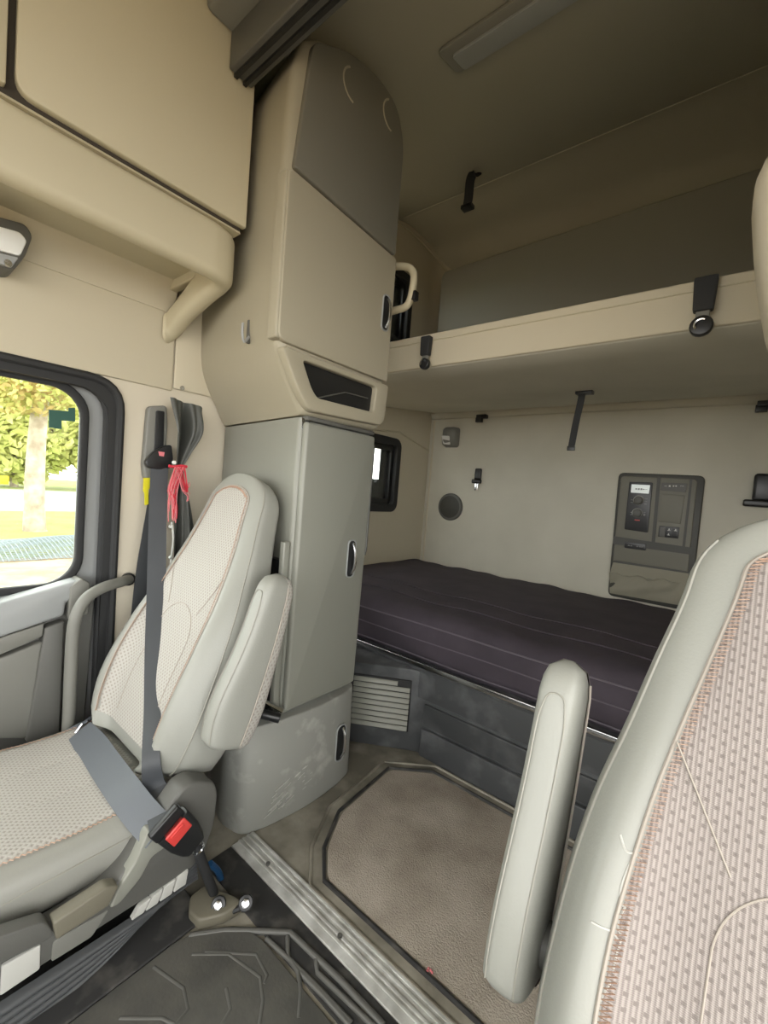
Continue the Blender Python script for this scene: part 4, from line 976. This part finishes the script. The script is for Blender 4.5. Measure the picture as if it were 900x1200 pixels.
# tongue bar and buckle
ta, tb = at(178,984,'x',-.880), at(211,946,'x',-.880)
TD = (tb-ta).normalized(); bx_ = at(200,968,'x',-.880); dn = (at(226,1012,'x',-.875)-at(196,966,'x',-.875)).normalized(); dn = (dn-dn.dot(TD)*TD).normalized(); nr_ = TD.cross(dn)
if nr_.dot(CAM-bx_) < 0: nr_ = -nr_
bm = B(); obox(bm, (ta+tb)/2, TD, dn, nr_, (tb-ta).length/2, .015, .008); finish('tongue_cover', bm, 'black', sbt, bev=.004)
bm = B(); tube(bm, [ta+TD*.006-dn*.010+nr_*.003, tb-TD*.006-dn*.010+nr_*.003], .0025, 8); finish('tongue_edge', bm, 'chrome', sbt)
bk = thing('belt_buckle', 'black belt buckle with red release button beside the passenger cushion', 'buckle', (-.88,.49,.12))
c0 = (ta+tb)/2+TD*.004+dn*.014
bm = B(); Rr = []
for f, w in ((0,.035),(.03,.037),(.5,.036),(.85,.030),(1,.024)):
    p = c0+dn*(.095*f); Rr.append([p+TD*a+nr_*b for a, b in rrect(2*w,.030,.009,4)])
loft(bm, Rr); finish('body', bm, 'black', bk, ang=50)
bm = B(); obox(bm, c0+dn*.018+nr_*.009, TD, dn, nr_, .024, .018, .009); finish('release_button', bm, 'red', bk, bev=.003)
bm = B(); obox(bm, c0+dn*.010+nr_*.0185, TD, dn, nr_, .015, .004, .002); finish('press_mark', bm, 'red', bk, bev=.001)
bm = B(); tube(bm, catmull([c0+dn*.09, c0+dn*.105, at(248,1040,'x',-.885), at(254,1056,'x',-.89)], 5), .011, 10); finish('stalk', bm, 'blackm', bk)
bm = B(); c = c0+dn*.108; tube(bm, [c+TD*.012*math.cos(a)+dn*.012*math.sin(a)+nr_*.010 for a in [2*math.pi*k/14 for k in range(14)]], .0028, 6, closed=True); finish('ring', bm, 'chrome', bk)

# ================================================================== CURTAIN
cu = thing('side_curtain', 'bunched dark grey curtain tied back on the pillar behind the passenger seat', 'curtain', (-1.5,.72,.6))
def curt(u, v):
    # v 0 top -> 1 bottom in pixels converted at depth x=-1.5
    py = 466+v*250
    L_ = lerp(v, [(0,197),(.12,199),(.30,203),(.36,205),(.5,202),(.8,200),(1,196)]); R_ = lerp(v, [(0,236),(.15,237),(.27,222),(.33,213),(.5,222),(.75,231),(1,236)])
    px = L_+(R_-L_)*u; sl_ = (10*(1-u)*0+12*u)*(1-min(1,v*4))
    p = at(px, py+sl_, 'x', -1.535)
    amp = lerp(v, [(0,.010),(.15,.034),(.32,.012),(.5,.016),(1,.020)])
    d = amp*math.sin(u*9.5+v*3+.6)+.4*amp*math.sin(u*23+v*9)
    return p+V((.012+d, 0, 0))
bm = B(); surf(bm, curt, 60, 60, .002); finish('cloth', bm, 'curtain', cu, ang=80)
bm = B(); tube(bm, catmull([at(a,b,'x',-1.49) for a,b in ((201,612),(203,630),(201,652),(199,668),(198,690))], 5), .003, 6); finish('snap_tape', bm, 'white', cu)
for px, py in ((204,542),(200,617),(200,653)):
    bm = B(); cyl(bm, at(px,py,'x',-1.492), XV, .0075, .006, 12, r2=.005); finish('snap_button', bm, 'white', cu, label='white snap button')
tc_ = thing('tie_cord', 'frayed red and pink cord tied round the curtain', 'cord', at(208,560,'x',-1.47))
bm = B(); tube(bm, catmull([at(a,b,'x',-1.478) for a,b in ((198,546),(204,547),(212,546),(219,547))], 4), .005, 8); finish('knot_band', bm, 'cord', tc_)
random.seed(3)
for mt_, rng, n in (('cord', (546,548), 16), ('cordp', (546,548), 20)):
    bm = B()
    for k in range(n):
        x0 = random.uniform(205,217); ex = random.choice((random.uniform(197,206), random.uniform(197,208), random.uniform(215,223))); ey = random.uniform(585,616) if ex < 210 else random.uniform(560,588)
        mx_ = (x0+ex)/2+random.uniform(-3,3)-(4 if ex<210 else -2)
        d = random.uniform(0,.02)
        tube(bm, catmull([at(x0,547,'x',-1.475), at((x0+mx_)/2,560,'x',-1.465+d), at(mx_,575,'x',-1.465+d), at(ex+random.uniform(-1,1),(ey+575)/2,'x',-1.468+d), at(ex,ey,'x',-1.47+d)], 3), .0014, 4)
    finish('strands', bm, mt_, tc_, kind='stuff')

# ================================================================== OUTSIDE
GZ = -1.3
bm = B(); box(bm, -13.2, 12, -25, 25, GZ-.2, GZ); struct(finish('ground', bm, 'dirt'), 'bare tan dirt beside the truck')
bm = B(); box(bm, -26, -13.2, -30, 40, GZ-.2, GZ); tag(finish('grass_strip', bm, 'grass', None), 'strip of yellowish green grass under the tree', 'grass', kind='stuff')
bm = B(); box(bm, -46, -26, -60, 80, GZ-.2, GZ); struct(finish('road', bm, 'road'), 'pale road beyond the grass')
bm = B(); box(bm, -80, -46, -80, 90, GZ-.2, GZ); tag(finish('far_grass', bm, 'grass', None), 'far green verge beyond the pale road', 'grass', kind='stuff')
tr1 = thing('tree', 'pale trunked tree standing on the grass in front of the hedge', 'tree', (-18.4,3.8,GZ))
random.seed(5)
bm = B(); tube(bm, catmull([(-18.4,3.9,GZ-.05),(-18.4,3.88,GZ+.5),(-18.4,3.85,.6),(-18.45,3.9,2.4),(-18.4,4.0,5)], 5), [.42]+[.33-.006*k for k in range(20)], 14); finish('trunk', bm, 'bark', tr1)
def leaves(bm, c, rad, n, s, seed):
    rnd = random.Random(seed)
    for k in range(n):
        while True:
            p = V((rnd.uniform(-1,1), rnd.uniform(-1,1), rnd.uniform(-1,1)))
            if p.length < 1: break
        p = V((p.x*rad[0], p.y*rad[1], p.z*rad[2]))+V(c)
        a = V((rnd.uniform(-1,1), rnd.uniform(-1,1), rnd.uniform(-1,1))).normalized(); b = a.orthogonal().normalized()
        q = s*rnd.uniform(.5,1.2); bm.faces.new([bm.verts.new(p+a*q), bm.verts.new(p+b*q*.55), bm.verts.new(p-a*q), bm.verts.new(p-b*q*.55)])
bm = B(); leaves(bm, (-18.3,4.0,4.4), (2.4,2.6,1.7), 2600, .16, 1); finish('leaves', bm, 'leaf', tr1, kind='stuff')
bm = B(); leaves(bm, (-17.9,3.4,3.2), (1.0,1.3,.7), 500, .13, 2); finish('russet_leaves', bm, 'leaf2', tr1, kind='stuff')
HL = ['pale green bushy tree across the road at the left of the window view', 'tall yellow green tree across the road behind the pale trunk', 'yellow green tree across the road near the window corner', 'far bushy tree beyond the window frame corner']
for k, (yy, hh) in enumerate(((1,9),(9,10),(17,9.5))):
    t = thing('roadside_tree', HL[k], 'tree', (-50,yy,GZ), group='trees across the road')
    bm = B(); tube(bm, [(-50,yy,GZ-.03),(-50,yy,GZ+2),(-50,yy+.3,GZ+6)], .3, 10); finish('trunk', bm, 'bark', t)
    bm = B(); leaves(bm, (-50,yy,GZ+hh*.5+.4), (3.5,5.0,hh*.5), 4200, .5, 10+k); finish('crown', bm, 'leaf', t, kind='stuff')
yr = thing('yellow_barrier', 'yellow road barrier along the far side of the road', 'barrier', (-44,2,GZ))
bm = B(); box(bm, -44.1,-44,-20,7.6,GZ+.45,GZ+1.1); finish('rail', bm, 'ypaint', yr, bev=.02)
for k in range(8):
    bm = B(); box(bm, -44.12,-44.0,-19+k*3.6,-18.8+k*3.6,GZ,GZ+.6); finish('post', bm, 'greym', yr)
nt = thing('netting_heap', 'heap of grey plastic netting on the ground by the trunk', 'netting', (-14,3.5,GZ))
def mound(u, v):
    x = -16.3+u*3.6; y = -2+v*9; h = .30*math.sin(math.pi*u)*(0.6+.4*math.sin(v*9+u*4))*math.sin(math.pi*v)**.4
    return V((x, y, GZ+.03+h))
bm = B()
for i in range(46):
    tube(bm, [mound((i+.5)/46, j/40)+V((0,0,.01*math.sin(j*1.7+i))) for j in range(41)], .012, 4)
for j in range(90):
    tube(bm, [mound(i/20, (j+.5)/90) for i in range(21)], .012, 4)
finish('mesh_strands', bm, 'net', nt, kind='stuff')
